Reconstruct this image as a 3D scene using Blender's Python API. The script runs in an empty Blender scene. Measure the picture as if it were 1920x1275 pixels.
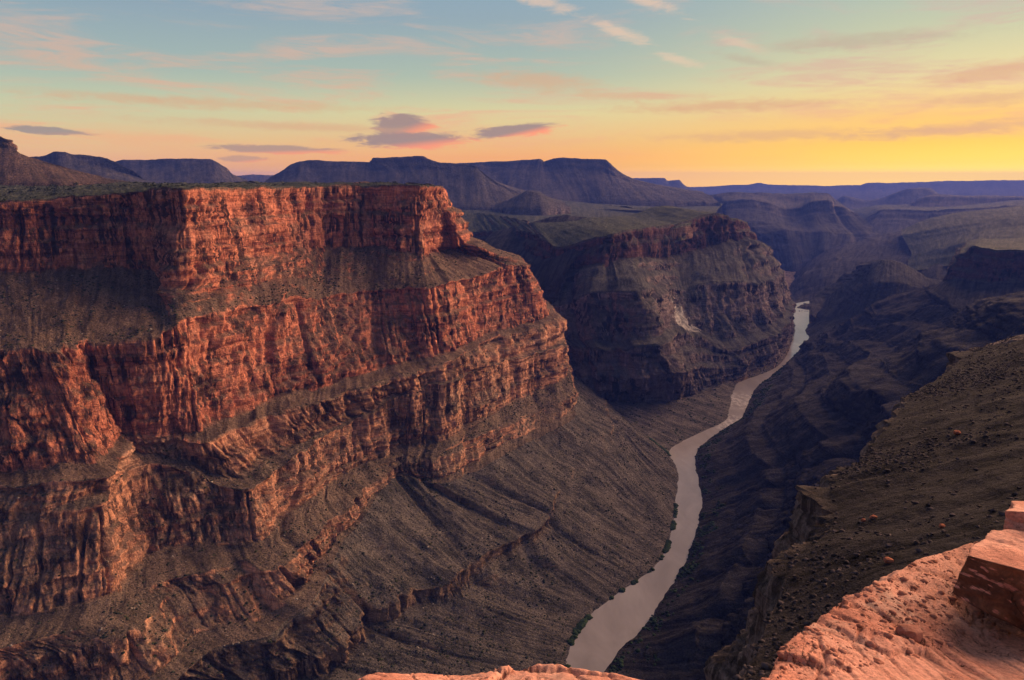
import bpy, math, random
import numpy as np

# ------------------------------------------------------------------ camera, sky, sun, exposure
scene = bpy.context.scene
C = scene.collection
CAM_Z = 875.0                       # eye height above the river
F = 1280.0                          # focal length in pixels of a 1920 px wide picture
V_H = 338.0                         # picture row of the true horizon
PITCH = math.atan((637.5 - V_H) / F)
cd = bpy.data.cameras.new('camera')
cd.sensor_width = 36.0
cd.lens = 36.0 * F / 1920.0
cd.clip_start = 0.05
cd.clip_end = 200000.0
cam = bpy.data.objects.new('camera', cd)
C.objects.link(cam)
cam.location = (0, 0, CAM_Z)
cam.rotation_euler = (math.radians(90) - PITCH, 0, 0)
scene.camera = cam

SUN_AZ = math.radians(58)           # to the right of the view direction (+Y)
SUN_EL = math.radians(15)
sd_ = bpy.data.lights.new('sun', 'SUN')
sd_.energy = 5.0
sd_.angle = math.radians(58)
sd_.color = (1.0, 0.61, 0.37)
sun = bpy.data.objects.new('sun', sd_)
C.objects.link(sun)
sun.rotation_euler = (math.radians(90) - SUN_EL, 0, math.pi - SUN_AZ)
sun.location = (0, 0, 3000)

scene.view_settings.view_transform = 'Standard'
scene.view_settings.look = 'None'
scene.view_settings.exposure = 1.12
scene.view_settings.gamma = 1.0
scene.render.engine = 'CYCLES'
scene.cycles.use_denoising = True
scene.cycles.max_bounces = 6
scene.cycles.diffuse_bounces = 2
scene.cycles.volume_bounces = 0
scene.cycles.sample_clamp_indirect = 4.0


# ------------------------------------------------------------------ node helper
class NB:
    def __init__(s, tree):
        s.t = tree
        tree.nodes.clear()

    def n(s, typ, **kw):
        nd = s.t.nodes.new(typ)
        for k, v in kw.items():
            setattr(nd, k, v)
        return nd

    def put(s, sock, v):
        if v is None:
            return
        if isinstance(v, bpy.types.NodeSocket):
            s.t.links.new(v, sock)
        elif isinstance(v, (tuple, list)):
            d = sock.default_value
            sock.default_value = tuple(v)[:len(d)] if len(v) >= len(d) else tuple(v) + (1.0,)
        else:
            sock.default_value = v

    def m(s, op, a, b=None, c=None, clamp=False):
        nd = s.n('ShaderNodeMath', operation=op, use_clamp=clamp)
        s.put(nd.inputs[0], a)
        s.put(nd.inputs[1], b)
        s.put(nd.inputs[2], c)
        return nd.outputs[0]

    def vm(s, op, a, b=None):
        nd = s.n('ShaderNodeVectorMath', operation=op)
        s.put(nd.inputs[0], a)
        s.put(nd.inputs[1], b)
        return nd.outputs[1] if op in ('DOT_PRODUCT', 'LENGTH') else nd.outputs[0]

    def noise(s, vec, scale=1.0, detail=4.0, rough=0.55, dist=0.0, kind='FBM'):
        nd = s.n('ShaderNodeTexNoise', noise_type=kind)
        s.put(nd.inputs['Vector'], vec)
        s.put(nd.inputs['Scale'], scale)
        s.put(nd.inputs['Detail'], detail)
        s.put(nd.inputs['Roughness'], rough)
        s.put(nd.inputs['Distortion'], dist)
        return nd.outputs[0]

    def voro(s, vec, scale=1.0, out='Distance', feature='F1'):
        nd = s.n('ShaderNodeTexVoronoi', feature=feature)
        s.put(nd.inputs['Vector'], vec)
        s.put(nd.inputs['Scale'], scale)
        return nd.outputs[out]

    def ss(s, v, a, b, lo=0.0, hi=1.0):
        nd = s.n('ShaderNodeMapRange', interpolation_type='SMOOTHSTEP')
        s.put(nd.inputs[0], v)
        s.put(nd.inputs[1], a)
        s.put(nd.inputs[2], b)
        s.put(nd.inputs[3], lo)
        s.put(nd.inputs[4], hi)
        return nd.outputs[0]

    def ramp(s, v, stops, interp='LINEAR'):
        nd = s.n('ShaderNodeValToRGB')
        cr = nd.color_ramp
        cr.interpolation = interp
        while len(cr.elements) < len(stops):
            cr.elements.new(0.5)
        for e, (p, c) in zip(cr.elements, stops):
            e.position = p
            e.color = (c[0], c[1], c[2], 1)
        s.put(nd.inputs[0], v)
        return nd.outputs[0]

    def mix(s, f, a, b, mode='MIX'):
        nd = s.n('ShaderNodeMix', data_type='RGBA', blend_type=mode)
        s.put(nd.inputs[0], f)
        s.put(nd.inputs[6], a)
        s.put(nd.inputs[7], b)
        return nd.outputs[2]


def lin(r, g, b):
    f = lambda c: (c / 255 / 12.92) if c / 255 <= 0.04045 else ((c / 255 + 0.055) / 1.055) ** 2.4
    return (f(r), f(g), f(b))


# ------------------------------------------------------------------ world: dusk sky
def make_world():
    w = bpy.data.worlds.new('World')
    scene.world = w
    w.use_nodes = True
    b = NB(w.node_tree)
    tc = b.n('ShaderNodeTexCoord').outputs['Generated']
    sep = b.n('ShaderNodeSeparateXYZ')
    b.put(sep.inputs[0], tc)
    x, y, z = sep.outputs
    el = b.m('DEGREES', b.m('ARCSINE', z)) if False else b.m('MULTIPLY', b.m('ARCSINE', z), 57.29578)
    az = b.m('MULTIPLY', b.m('ARCTAN2', x, y), 57.29578)          # 0 = view direction, + to the right
    # gradient far from, beside and towards the set sun (elevation 0..90 on a square-root scale)
    t = b.m('SQRT', b.m('DIVIDE', b.m('MAXIMUM', el, 0.0), 90.0, clamp=True))
    q = lambda e: math.sqrt(max(e, 0) / 90.0)
    A = b.ramp(t, [(0.0, (1.0, .46, .17)), (q(1.2), lin(238, 172, 108)), (q(3), lin(216, 184, 124)), (q(5.2), lin(184, 188, 148)),
                   (q(8), lin(148, 166, 158)), (q(12), lin(130, 150, 162)), (q(18), lin(118, 138, 158)), (q(40), lin(106, 114, 128)), (1.0, lin(88, 92, 104))])
    M = b.ramp(t, [(0.0, (1.5, .64, .0)), (q(0.62), (1.4, .60, .0)), (q(1.1), (1.02, .44, .03)), (q(1.8), lin(246, 166, 74)), (q(3), lin(228, 176, 104)), (q(5.2), lin(208, 194, 136)),
                   (q(8), lin(162, 174, 152)), (q(12), lin(136, 154, 160)), (q(18), lin(120, 150, 174)), (q(40), lin(106, 114, 128)), (1.0, lin(88, 92, 104))])
    S = b.ramp(t, [(0.0, (2.0, 1.16, 0.0)), (q(0.62), (1.95, 1.12, 0.0)), (q(1.2), (1.42, 0.80, 0.0)), (q(2.6), (1.04, .57, .012)), (q(4.4), lin(242, 186, 84)),
                   (q(7), lin(220, 200, 136)), (q(10.5), lin(182, 184, 148)), (q(15), lin(152, 170, 164)), (q(40), lin(112, 118, 128)), (1.0, lin(88, 92, 104))])
    K = b.ramp(t, [(0.0, lin(116, 112, 140)), (q(4), lin(150, 124, 146)), (q(10), lin(128, 130, 164)), (q(20), lin(116, 120, 138)), (q(40), lin(98, 104, 122)), (1.0, lin(88, 92, 104))])
    daz = b.m('ABSOLUTE', b.m('SUBTRACT', az, 50.0))
    dazw = b.m('MINIMUM', daz, b.m('SUBTRACT', 360.0, daz))
    col = b.mix(b.ss(dazw, 15.0, 52.0), S, M)
    col = b.mix(b.ss(dazw, 46.0, 88.0), col, A)
    col = b.mix(b.ss(dazw, 95.0, 165.0), col, K)
    col = b.mix(b.ss(el, -0.3, -2.0), col, (.05, .04, .04))
    # thin streaked cloud: (az, el) stretched along the horizon, slightly tilted
    cv = b.n('ShaderNodeCombineXYZ')
    b.put(cv.inputs[0], b.m('MULTIPLY', az, 0.055))
    b.put(cv.inputs[1], b.m('ADD', b.m('MULTIPLY', el, 0.42), b.m('MULTIPLY', az, 0.004)))
    n1 = b.noise(cv.outputs[0], 1.0, 9, 0.62, 0.7)
    n2 = b.noise(cv.outputs[0], 3.1, 9, 0.68, 1.0)
    hi = b.ss(el, 1.0, 4.0)
    veil = b.m('MULTIPLY', b.m('MULTIPLY', b.ss(n1, 0.46, 0.62), b.ss(n2, 0.30, 0.60)), b.m('MULTIPLY', hi, b.ss(el, 60.0, 20.0)))
    ccol = b.ramp(b.m('DIVIDE', el, 30.0, clamp=True), [(0.0, lin(244, 158, 90)), (0.12, lin(232, 158, 110)), (0.25, lin(204, 162, 134)), (0.5, lin(176, 166, 160)), (1.0, lin(120, 134, 160))])
    col = b.mix(b.m('MULTIPLY', veil, 0.7), col, ccol)
    # the grey and rose lens clouds above the mesas, and small wisps
    wv = b.n('ShaderNodeCombineXYZ')
    b.put(wv.inputs[0], b.m('MULTIPLY', az, 0.55))
    b.put(wv.inputs[1], b.m('MULTIPLY', el, 2.2))
    wob = b.noise(wv.outputs[0], 1.0, 9, 0.68, 0.6)
    wob = b.m('SUBTRACT', wob, 0.5)

    def blob(u, v, ru, rv, tilt=0.0, lo=0.62, hi_=1.05, wamp=1.5):
        a0 = math.degrees(math.atan((u - 960) / (F * math.cos(PITCH) + (637.5 - v) * math.sin(PITCH))))
        e0 = (V_H - v) / 1300.0 * 57.3 * math.cos(math.radians(a0))
        da = b.m('SUBTRACT', az, a0)
        de = b.m('SUBTRACT', b.m('SUBTRACT', el, e0), b.m('MULTIPLY', da, tilt))
        sa = math.degrees(ru / 1300.0) * math.cos(math.radians(a0)) ** 2
        se = math.degrees(rv / 1300.0) * math.cos(math.radians(a0))
        r = b.m('SQRT', b.m('ADD', b.m('POWER', b.m('DIVIDE', da, sa), 2.0), b.m('POWER', b.m('DIVIDE', de, se), 2.0)))
        r = b.m('ADD', r, b.m('MULTIPLY', wob, wamp))
        return b.ss(r, hi_, lo), b.m('DIVIDE', de, se), b.m('DIVIDE', da, sa)

    grey, rose = lin(150, 122, 112), lin(246, 140, 92)
    for (u, v, ru, rv, tl, st) in [(752, 242, 62, 24, -0.01, 1), (770, 266, 124, 17, -0.012, 1), (965, 250, 88, 13, 0.075, 1),
                                   (95, 250, 90, 8, -0.03, .9), (520, 283, 140, 9, -0.02, .75), (460, 300, 60, 7, 0, .5)]:
        f, de, da = blob(u, v, ru, rv, tl)
        lit = b.ss(b.m('ADD', b.m('MULTIPLY', de, -0.9), b.m('MULTIPLY', da, 0.8)), 0.0, 0.9)
        cc = b.mix(lit, grey if u > 200 else lin(140, 128, 120), rose if u > 200 else lin(160, 130, 116))
        col = b.mix(b.m('MULTIPLY', f, 0.95 * st), col, cc)
    for (u, v, ru, rv, tl, st) in [(990, 30, 110, 16, -0.30, .55), (1200, 35, 90, 11, -0.33, .55), (1165, 88, 60, 13, -0.33, .6),
                                   (1270, 130, 50, 9, -0.28, .5), (1390, 105, 60, 11, -0.33, .35)]:
        f, de, da = blob(u, v, ru, rv, tl, 0.1, 1.2, 2.4)
        col = b.mix(b.m('MULTIPLY', f, st), col, lin(226, 186, 152))
    for (u, v, ru, rv, tl, st) in [(1600, 100, 210, 16, 0, .62), (1010, 165, 130, 18, -0.06, .55), (1350, 208, 220, 13, 0.0, .68), (430, 205, 330, 12, 0.0, .5), (560, 243, 300, 9, -.02, .5),
                                   (1800, 247, 250, 15, 0.05, .7), (1860, 150, 130, 20, 0.08, .62), (1850, 195, 120, 15, 0.0, .62), (1450, 258, 260, 12, 0.0, .55), (1400, 130, 60, 9, -0.2, .5), (1180, 190, 160, 10, -.03, .4), (200, 190, 200, 8, -.02, .35)]:
        f, de, da = blob(u, v, ru, rv, tl, 0.1, 1.25, 2.0)
        col = b.mix(b.m('MULTIPLY', f, st), col, lin(206, 152, 108) if v > 140 else lin(176, 156, 130))
    nish = b.n('ShaderNodeTexSky', sky_type='NISHITA')
    nish.sun_disc = False
    nish.sun_elevation = SUN_EL
    nish.sun_rotation = SUN_AZ
    nish.altitude = 1400
    bg1 = b.n('ShaderNodeBackground')
    b.put(bg1.inputs[0], nish.outputs[0])
    bg1.inputs[1].default_value = 0.004
    bg2 = b.n('ShaderNodeBackground')
    b.put(bg2.inputs[0], col)
    bg2.inputs[1].default_value = 0.555
    add = b.n('ShaderNodeAddShader')
    b.t.links.new(bg1.outputs[0], add.inputs[0])
    b.t.links.new(bg2.outputs[0], add.inputs[1])
    out = b.n('ShaderNodeOutputWorld')
    b.t.links.new(add.outputs[0], out.inputs[0])


make_world()

# ------------------------------------------------------------------ geometry helpers
SP, CP = math.sin(PITCH), math.cos(PITCH)


def P(u, v, z=None, Y=None):
    """the point of the place seen in direction (u, v), at height z or at distance Y ahead"""
    d = v - 637.5
    down = d * CP + F * SP
    fwd = F * CP - d * SP
    t = (CAM_Z - z) / down if z is not None else Y / fwd
    return (t * (u - 960.0), t * fwd, CAM_Z - t * down)


def project(p):
    x, y, dz = p[..., 0], p[..., 1], p[..., 2] - CAM_Z
    depth = np.maximum(y * CP - dz * SP, 1.0)
    upc = y * SP + dz * CP
    return 960 + F * x / depth, 637.5 - F * upc / depth


rng = np.random.default_rng(7)
_TAB = rng.random((64, 64, 64)).astype(np.float32).ravel() * 2 - 1


def vn(x, y, z=None):
    """smooth value noise in [-1, 1]"""
    if z is None:
        z = np.full_like(x, 0.37)
    xi, yi, zi = np.floor(x), np.floor(y), np.floor(z)
    fx, fy, fz = (x - xi).astype(np.float32), (y - yi).astype(np.float32), (z - zi).astype(np.float32)
    fx = fx * fx * (3 - 2 * fx)
    fy = fy * fy * (3 - 2 * fy)
    fz = fz * fz * (3 - 2 * fz)
    xi = xi.astype(np.int64)
    yi = yi.astype(np.int64)
    zi = zi.astype(np.int64)
    x0, x1 = (xi & 63) << 12, ((xi + 1) & 63) << 12
    y0, y1 = (yi & 63) << 6, ((yi + 1) & 63) << 6
    z0, z1 = zi & 63, (zi + 1) & 63
    T = _TAB
    a = T[x0 + y0 + z0] * (1 - fz) + T[x0 + y0 + z1] * fz
    b_ = T[x0 + y1 + z0] * (1 - fz) + T[x0 + y1 + z1] * fz
    c = T[x1 + y0 + z0] * (1 - fz) + T[x1 + y0 + z1] * fz
    d = T[x1 + y1 + z0] * (1 - fz) + T[x1 + y1 + z1] * fz
    a = a * (1 - fy) + b_ * fy
    c = c * (1 - fy) + d * fy
    return a * (1 - fx) + c * fx


def fbm(x, y, z=None, o=3, g=0.5):
    s, a, n = 0.0, 1.0, 0.0
    for k in range(o):
        s = s + a * vn(x * 2 ** k + 17.3 * k, y * 2 ** k + 5.1 * k, None if z is None else z * 2 ** k + 3.7 * k)
        n += a
        a *= g
    return s / n


def cell(a, b_):
    return _TAB[((np.floor(a).astype(np.int64) & 63) << 12) + ((np.floor(b_).astype(np.int64) & 63) << 6) + 11]


def ridge(x, y, z=None):
    return 1 - 2 * np.abs(vn(x, y, z))


def sstep(a, b, x):
    t = np.clip((x - a) / (b - a), 0, 1)
    return t * t * (3 - 2 * t)


def pchip(K, x):
    """monotone cubic through rows K[i] (at integer positions), sampled at x"""
    K = np.asarray(K, float)
    d = K[1:] - K[:-1]
    m = np.zeros_like(K)
    dl, dr = d[:-1], d[1:]
    same = dl * dr > 0
    with np.errstate(divide='ignore', invalid='ignore'):
        h = np.where(same, 2 * dl * dr / (dl + dr), 0)
    m[1:-1] = 0.5 * h + 0.5 * np.where(same, h, 0.3 * (dl + dr) * 0.5)
    m[0], m[-1] = d[0], d[-1]
    i = np.clip(np.floor(x).astype(int), 0, len(K) - 2)
    t = (x - i)[:, None]
    t2, t3 = t * t, t * t * t
    return (2 * t3 - 3 * t2 + 1) * K[i] + (t3 - 2 * t2 + t) * m[i] + (-2 * t3 + 3 * t2) * K[i + 1] + (t3 - t2) * m[i + 1]


def blur(a, k, it=1):
    for _ in range(it):
        for ax in (0, 1):
            p = np.concatenate([np.repeat(np.take(a, [0], ax), k, ax), a, np.repeat(np.take(a, [-1], ax), k, ax)], ax)
            c = np.cumsum(p, ax)
            n = a.shape[ax]
            z = np.zeros_like(np.take(c, [0], ax))
            c = np.concatenate([z, c], ax)
            a = (np.take(c, range(2 * k + 1, 2 * k + 1 + n), ax) - np.take(c, range(0, n), ax)) / (2 * k + 1)
    return a


def normals(g):
    du = np.gradient(g, axis=1)
    dv = np.gradient(g, axis=0)
    n = np.cross(dv, du)
    return n / np.maximum(np.linalg.norm(n, axis=2, keepdims=True), 1e-9)


def set_props(o, label=None, kind=None, category=None, group=None):
    if label:
        o['label'] = label
    if kind:
        o['kind'] = kind
    if category:
        o['category'] = category
    if group:
        o['group'] = group
    return o


def mesh_from(name, verts, faces, mat, parent=None, smooth=True, attrs=None, uv=None):
    me = bpy.data.meshes.new(name)
    verts = np.ascontiguousarray(verts, np.float32)
    faces = np.ascontiguousarray(faces, np.int32)
    k = faces.shape[1]
    me.vertices.add(len(verts))
    me.vertices.foreach_set('co', verts.ravel())
    me.loops.add(faces.size)
    me.loops.foreach_set('vertex_index', faces.ravel())
    me.polygons.add(len(faces))
    me.polygons.foreach_set('loop_start', np.arange(0, faces.size, k, dtype=np.int32))
    me.polygons.foreach_set('loop_total', np.full(len(faces), k, np.int32))
    if smooth:
        me.polygons.foreach_set('use_smooth', np.ones(len(faces), bool))
    for an, av in (attrs or {}).items():
        a = me.attributes.new(an, 'FLOAT', 'POINT')
        a.data.foreach_set('value', np.ascontiguousarray(av, np.float32).ravel())
    if uv is not None:
        a = me.attributes.new('flow', 'FLOAT_VECTOR', 'POINT')
        a.data.foreach_set('vector', np.ascontiguousarray(uv, np.float32).ravel())
    me.update()
    me.validate()
    if mat:
        me.materials.append(mat)
    o = bpy.data.objects.new(name, me)
    C.objects.link(o)
    if parent:
        o.parent = parent
    return o


def grid_faces(nr, nc):
    i = np.arange(nr * nc).reshape(nr, nc)
    return np.stack([i[:-1, :-1], i[1:, :-1], i[1:, 1:], i[:-1, 1:]], -1).reshape(-1, 4)


def empty(name, loc=(0, 0, 0)):
    o = bpy.data.objects.new(name, None)
    C.objects.link(o)
    o.location = loc
    return o


def loft(rows, px=1.9, maxseg=420, minseg=3, amp=1.0, strata=1.0, flute=1.0, big=1.0, gully=1.0, rough=1.0, seed=0.0, scale=1.0,
         cliff_lo=0.60, cliff_hi=0.80, kinds=None, calm=0, block=1.0, ravine=0.0, rav_len=120.0, caps=None):
    """surface through control rows (top/back to bottom/front), each a list of stations left to right; returns grid + masks"""
    G = np.array(rows, float)                                    # rows, stations, 3
    nR, nS = G.shape[:2]
    # columns: finer between stations that are far apart in the picture
    ctrl = G.transpose(1, 0, 2).reshape(nS, -1)
    fine = pchip(ctrl, np.linspace(0, nS - 1, (nS - 1) * 12 + 1)).reshape(-1, nR, 3)
    u, v = project(fine)
    seg = np.hypot(np.diff(u, axis=0), np.diff(v, axis=0)).reshape(nS - 1, 12, nR).sum(1)
    inv = ((u > -150) & (u < 2070) & (v > 200) & (v < 1400))
    vis = inv[:-1].reshape(nS - 1, 12, nR).any(1)
    cols = [0.0]
    for s in range(nS - 1):
        L = np.max(np.where(vis[s], seg[s], seg[s] * 0.12))
        n = int(np.clip(L / px, minseg, maxseg))
        cols += list(s + np.arange(1, n + 1) / n)
    base = pchip(ctrl, np.array(cols)).reshape(-1, nR, 3)          # cols, rows, 3
    u, v = project(base)
    rws, ridx = [], []
    for r in range(nR - 1):
        L = np.hypot(u[:, r + 1] - u[:, r], v[:, r + 1] - v[:, r])
        ok = (np.minimum(u[:, r], u[:, r + 1]) < 2000) & (np.maximum(u[:, r], u[:, r + 1]) > -80) & (np.minimum(v[:, r], v[:, r + 1]) < 1330)
        L = np.percentile(L[ok], 75) if ok.any() else 12
        n = int(np.clip(L / px, minseg, min(maxseg, (caps or {}).get(r, 9999))))
        rws += [(r, k / n) for k in range(n)]
    rws.append((nR - 2, 1.0))
    ri = np.array([a for a, _ in rws])
    rf = np.array([f for _, f in rws])[:, None, None]
    Bt = base.transpose(1, 0, 2)
    KT = {'S': (1, 1, [(0, 0), (1, 1)]), 't': (1, 1, [(0, 0), (.5, .42), (1, 1)]), 'A': (1, 1, [(0, 0), (1, 1)]),
          'C': (1, 1, [(0, 0), (.36, .14), (.43, .36), (.96, .66), (1, 1)]), 'W': (.6, 1.05, [(0, 0), (.97, .72), (1, 1)]),
          'D': (1.1, .9, [(0, 0), (.05, .14), (.46, .36), (.54, .58), (.97, .86), (1, 1)]), 'V': (.7, 1.1, [(0, 0), (.96, .60), (1, 1)])}
    kd = kinds or 'A' * (nR - 1)
    kw = np.array([KT[q_][:2] for q_ in kd], float)
    colx = np.arange(base.shape[0])
    wob = vn(base[:, nR // 2, 0] / (70 * scale) + seed, base[:, nR // 2, 1] / (70 * scale)) + .6 * vn(base[:, nR // 2, 0] / (22 * scale) + seed, base[:, nR // 2, 1] / (22 * scale))
    rh = np.empty((len(ri), base.shape[0]))
    for r in range(nR - 1):                                       # stepped profile of each band, its steps wandering along the wall
        bf_, bh_ = zip(*KT[kd[r]][2])
        sel = ri == r
        f1 = rf[sel, 0, 0][:, None]
        f1 = np.clip(f1 + .055 * wob[None] * np.sin(math.pi * f1), 0, 1)
        rh[sel] = np.interp(f1, bf_, bh_)
    rh = np.stack([rh, rh, rf[:, :, 0] * np.ones((1, base.shape[0]))], 2)
    g = Bt[ri] * (1 - rh) + Bt[ri + 1] * rh                       # rows, cols, 3
    x, y, z = g[..., 0], g[..., 1], g[..., 2]
    # smoothed frame
    gs = blur(g, 2, 2)
    N = normals(blur(g, 7, 2))
    N2 = normals(gs)
    if N[..., 2].mean() < 0:
        N, N2 = -N, -N2
    slope = np.sqrt(np.clip(1 - N2[..., 2] ** 2, 0, 1))
    cl = blur(sstep(cliff_lo, cliff_hi, slope)[..., None], 1, 1)[..., 0]   # 1 on cliffs, 0 on slopes
    rw = lambda c: np.convolve(np.pad(kw[ri, c], 3, 'edge'), np.ones(7) / 7, 'valid')[:, None]
    strata, flute = strata * rw(0), flute * rw(1)
    Nh = N.copy()
    Nh[..., 2] *= 0.15
    Nh /= np.maximum(np.linalg.norm(Nh, axis=2, keepdims=True), 1e-6)
    s_m = np.cumsum(np.pad(np.linalg.norm(np.diff(gs, axis=1), axis=2), ((0, 0), (1, 0))), axis=1)
    s_m = s_m.mean(0, keepdims=True) * np.ones((g.shape[0], 1))
    d_m = np.cumsum(np.pad(np.linalg.norm(np.diff(gs, axis=0), axis=2), ((1, 0), (0, 0))), axis=0)
    k = 1.0 / scale
    sd = seed * 13.7
    xs, ys, zs = x * k + sd, y * k + sd * 0.7, z * k
    # big buttresses and alcoves, flutes and joints
    w = fbm(xs / 170, ys / 170, zs / 700, 2)
    bf = 16 * w + 19 * (np.abs(vn(xs / 75 + 9, ys / 75, zs / 500)) - 0.3)
    fl = 7.5 * (np.abs(vn(xs / 34, ys / 34 + 3, zs / 230)) - 0.3) + 4.2 * ridge(xs / 15, ys / 15, zs / 110) * -0.5 \
        + 2.2 * vn(xs / 6.5, ys / 6.5, zs / 34) + 1.0 * vn(xs / 3, ys / 3, zs / 9)
    # bedding: hard layers stand out, soft ones recede
    zz = zs + 5 * fbm(xs / 160, ys / 160, None, 2) + 0.8 * vn(xs / 14, ys / 14)
    h1 = vn(zz / 17 + 3.3, np.full_like(zz, 4.2 + seed), xs / 900)
    h2 = vn(zz / 6.1 + 7.7, np.full_like(zz, 9.2 + seed), xs / 300)
    h3 = vn(zz / 2.6 + 1.1, np.full_like(zz, 2.2 + seed), xs / 120)
    st = 6.5 * np.tanh(3 * h1) + 3.0 * np.tanh(3 * h2) + 1.2 * np.tanh(2.5 * h3)
    # joint blocks and slots
    us0 = s_m * k
    jw = us0 + 2.5 * vn(xs / 9, ys / 9, zs / 30)
    zj = zz + 1.2 * vn(xs / 7, ys / 7)
    bk = 3.4 * cell(jw / 17 + sd, zj / 41) + 2.2 * cell(jw / 8.3 + 7, zj / 19 + sd) + 1.1 * cell(jw / 3.9 + 3, zj / 8.5)
    slot = -9 * sstep(.86, .97, ridge(us0 / 38 + sd, zs / 260)) - 4.5 * sstep(.84, .96, ridge(us0 / 15 + 5, zs / 110 + sd))
    rav = -ravine * sstep(.35, 1, ridge(us0 / rav_len + sd, zs / 900)) + .4 * ravine
    patchy = 0.35 + 0.65 * sstep(-0.25, 0.3, fbm(xs / 110 + 40, ys / 110, zs / 60, 2))
    dh = amp * scale * (big * bf * (0.35 + 0.65 * cl) + rav * sstep(.2, .9, (ri + rf[:, 0, 0])[:, None] - 1) + cl * (flute * fl + strata * st * patchy + block * (bk + slot)))
    # debris slopes: gullies down the fall line, rills, lumps
    us, ud = s_m * k, d_m * k
    warp = 9 * vn(us / 60 + sd, ud / 90)
    gm = sstep(-.35, .45, fbm(us / 130 + 7 + sd, ud / 130, None, 2))
    warp = warp + 16 * vn(us / 140 + 3, ud / 60 + sd)
    gu = -9 * np.abs(vn((us + warp) / 61 + sd, ud / 420)) - (1.2 + 3.4 * gm) * np.abs(vn((us + warp * .6) / 23, ud / 170 + sd)) - 1.2 * gm * np.abs(vn((us + warp * .5) / 8, ud / 50)) + 4
    lump = 1.6 * vn(xs / 22, ys / 22, zs / 22) + 0.9 * vn(xs / 8, ys / 8, zs / 8) + 0.55 * vn(xs / 3.4, ys / 3.4, zs / 3.4)
    ledge = 4.0 * np.tanh(4 * vn(zz / 26, np.full_like(zz, 31 + seed), us / 200)) * sstep(0.25, 0.55, fbm(us / 110, ud / 60 + 5, None, 2))
    dv = amp * scale * (1 - cl) * (gully * gu * sstep(0.12, 0.4, slope) + rough * lump + 0.8 * strata * ledge * sstep(0.3, 0.5, slope))
    if calm:                                                      # quiet towards the last rows (the water's edge)
        tail = np.clip((nR - 1 - calm - (ri + rf[:, 0, 0])) / 1.0, 0.0, 1.0)[:, None]
        dh, dv = dh * tail, dv * (0.15 + 0.85 * tail)
    out = g + Nh * dh[..., None]
    out[..., 2] += dv
    nf = normals(blur(out, 1, 1))
    if nf[..., 2].mean() < 0:
        nf = -nf
    talus = sstep(0.42, 0.74, nf[..., 2] + 0.09 * vn(xs / 9, ys / 9, zs / 9)) * (1 - 0.25 * cl)
    flow = np.stack([us / 10, ud / 10, np.zeros_like(us)], -1)
    return dict(g=out, ri=ri, cl=cl, talus=talus, flow=flow)


def emit(L, name, mat, r0=None, r1=None, parent=None, label=None, kind=None, category=None):
    """mesh object of control-row interval [r0, r1) of a loft"""
    ri = L['ri']
    r0 = ri[0] if r0 is None else r0
    r1 = ri[-1] + 1 if r1 is None else r1
    a = int(np.argmax(ri >= r0))
    b_ = int(np.argmax(ri >= r1)) if (ri >= r1).any() else len(ri) - 1
    g = L['g'][a:b_ + 1]
    nr, nc = g.shape[:2]
    o = mesh_from(name, g.reshape(-1, 3), grid_faces(nr, nc), mat, parent,
                  attrs={'talus': L['talus'][a:b_ + 1], 'cliff': L['cl'][a:b_ + 1]}, uv=L['flow'][a:b_ + 1].reshape(-1, 3))
    return set_props(o, label, kind, category)


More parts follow.
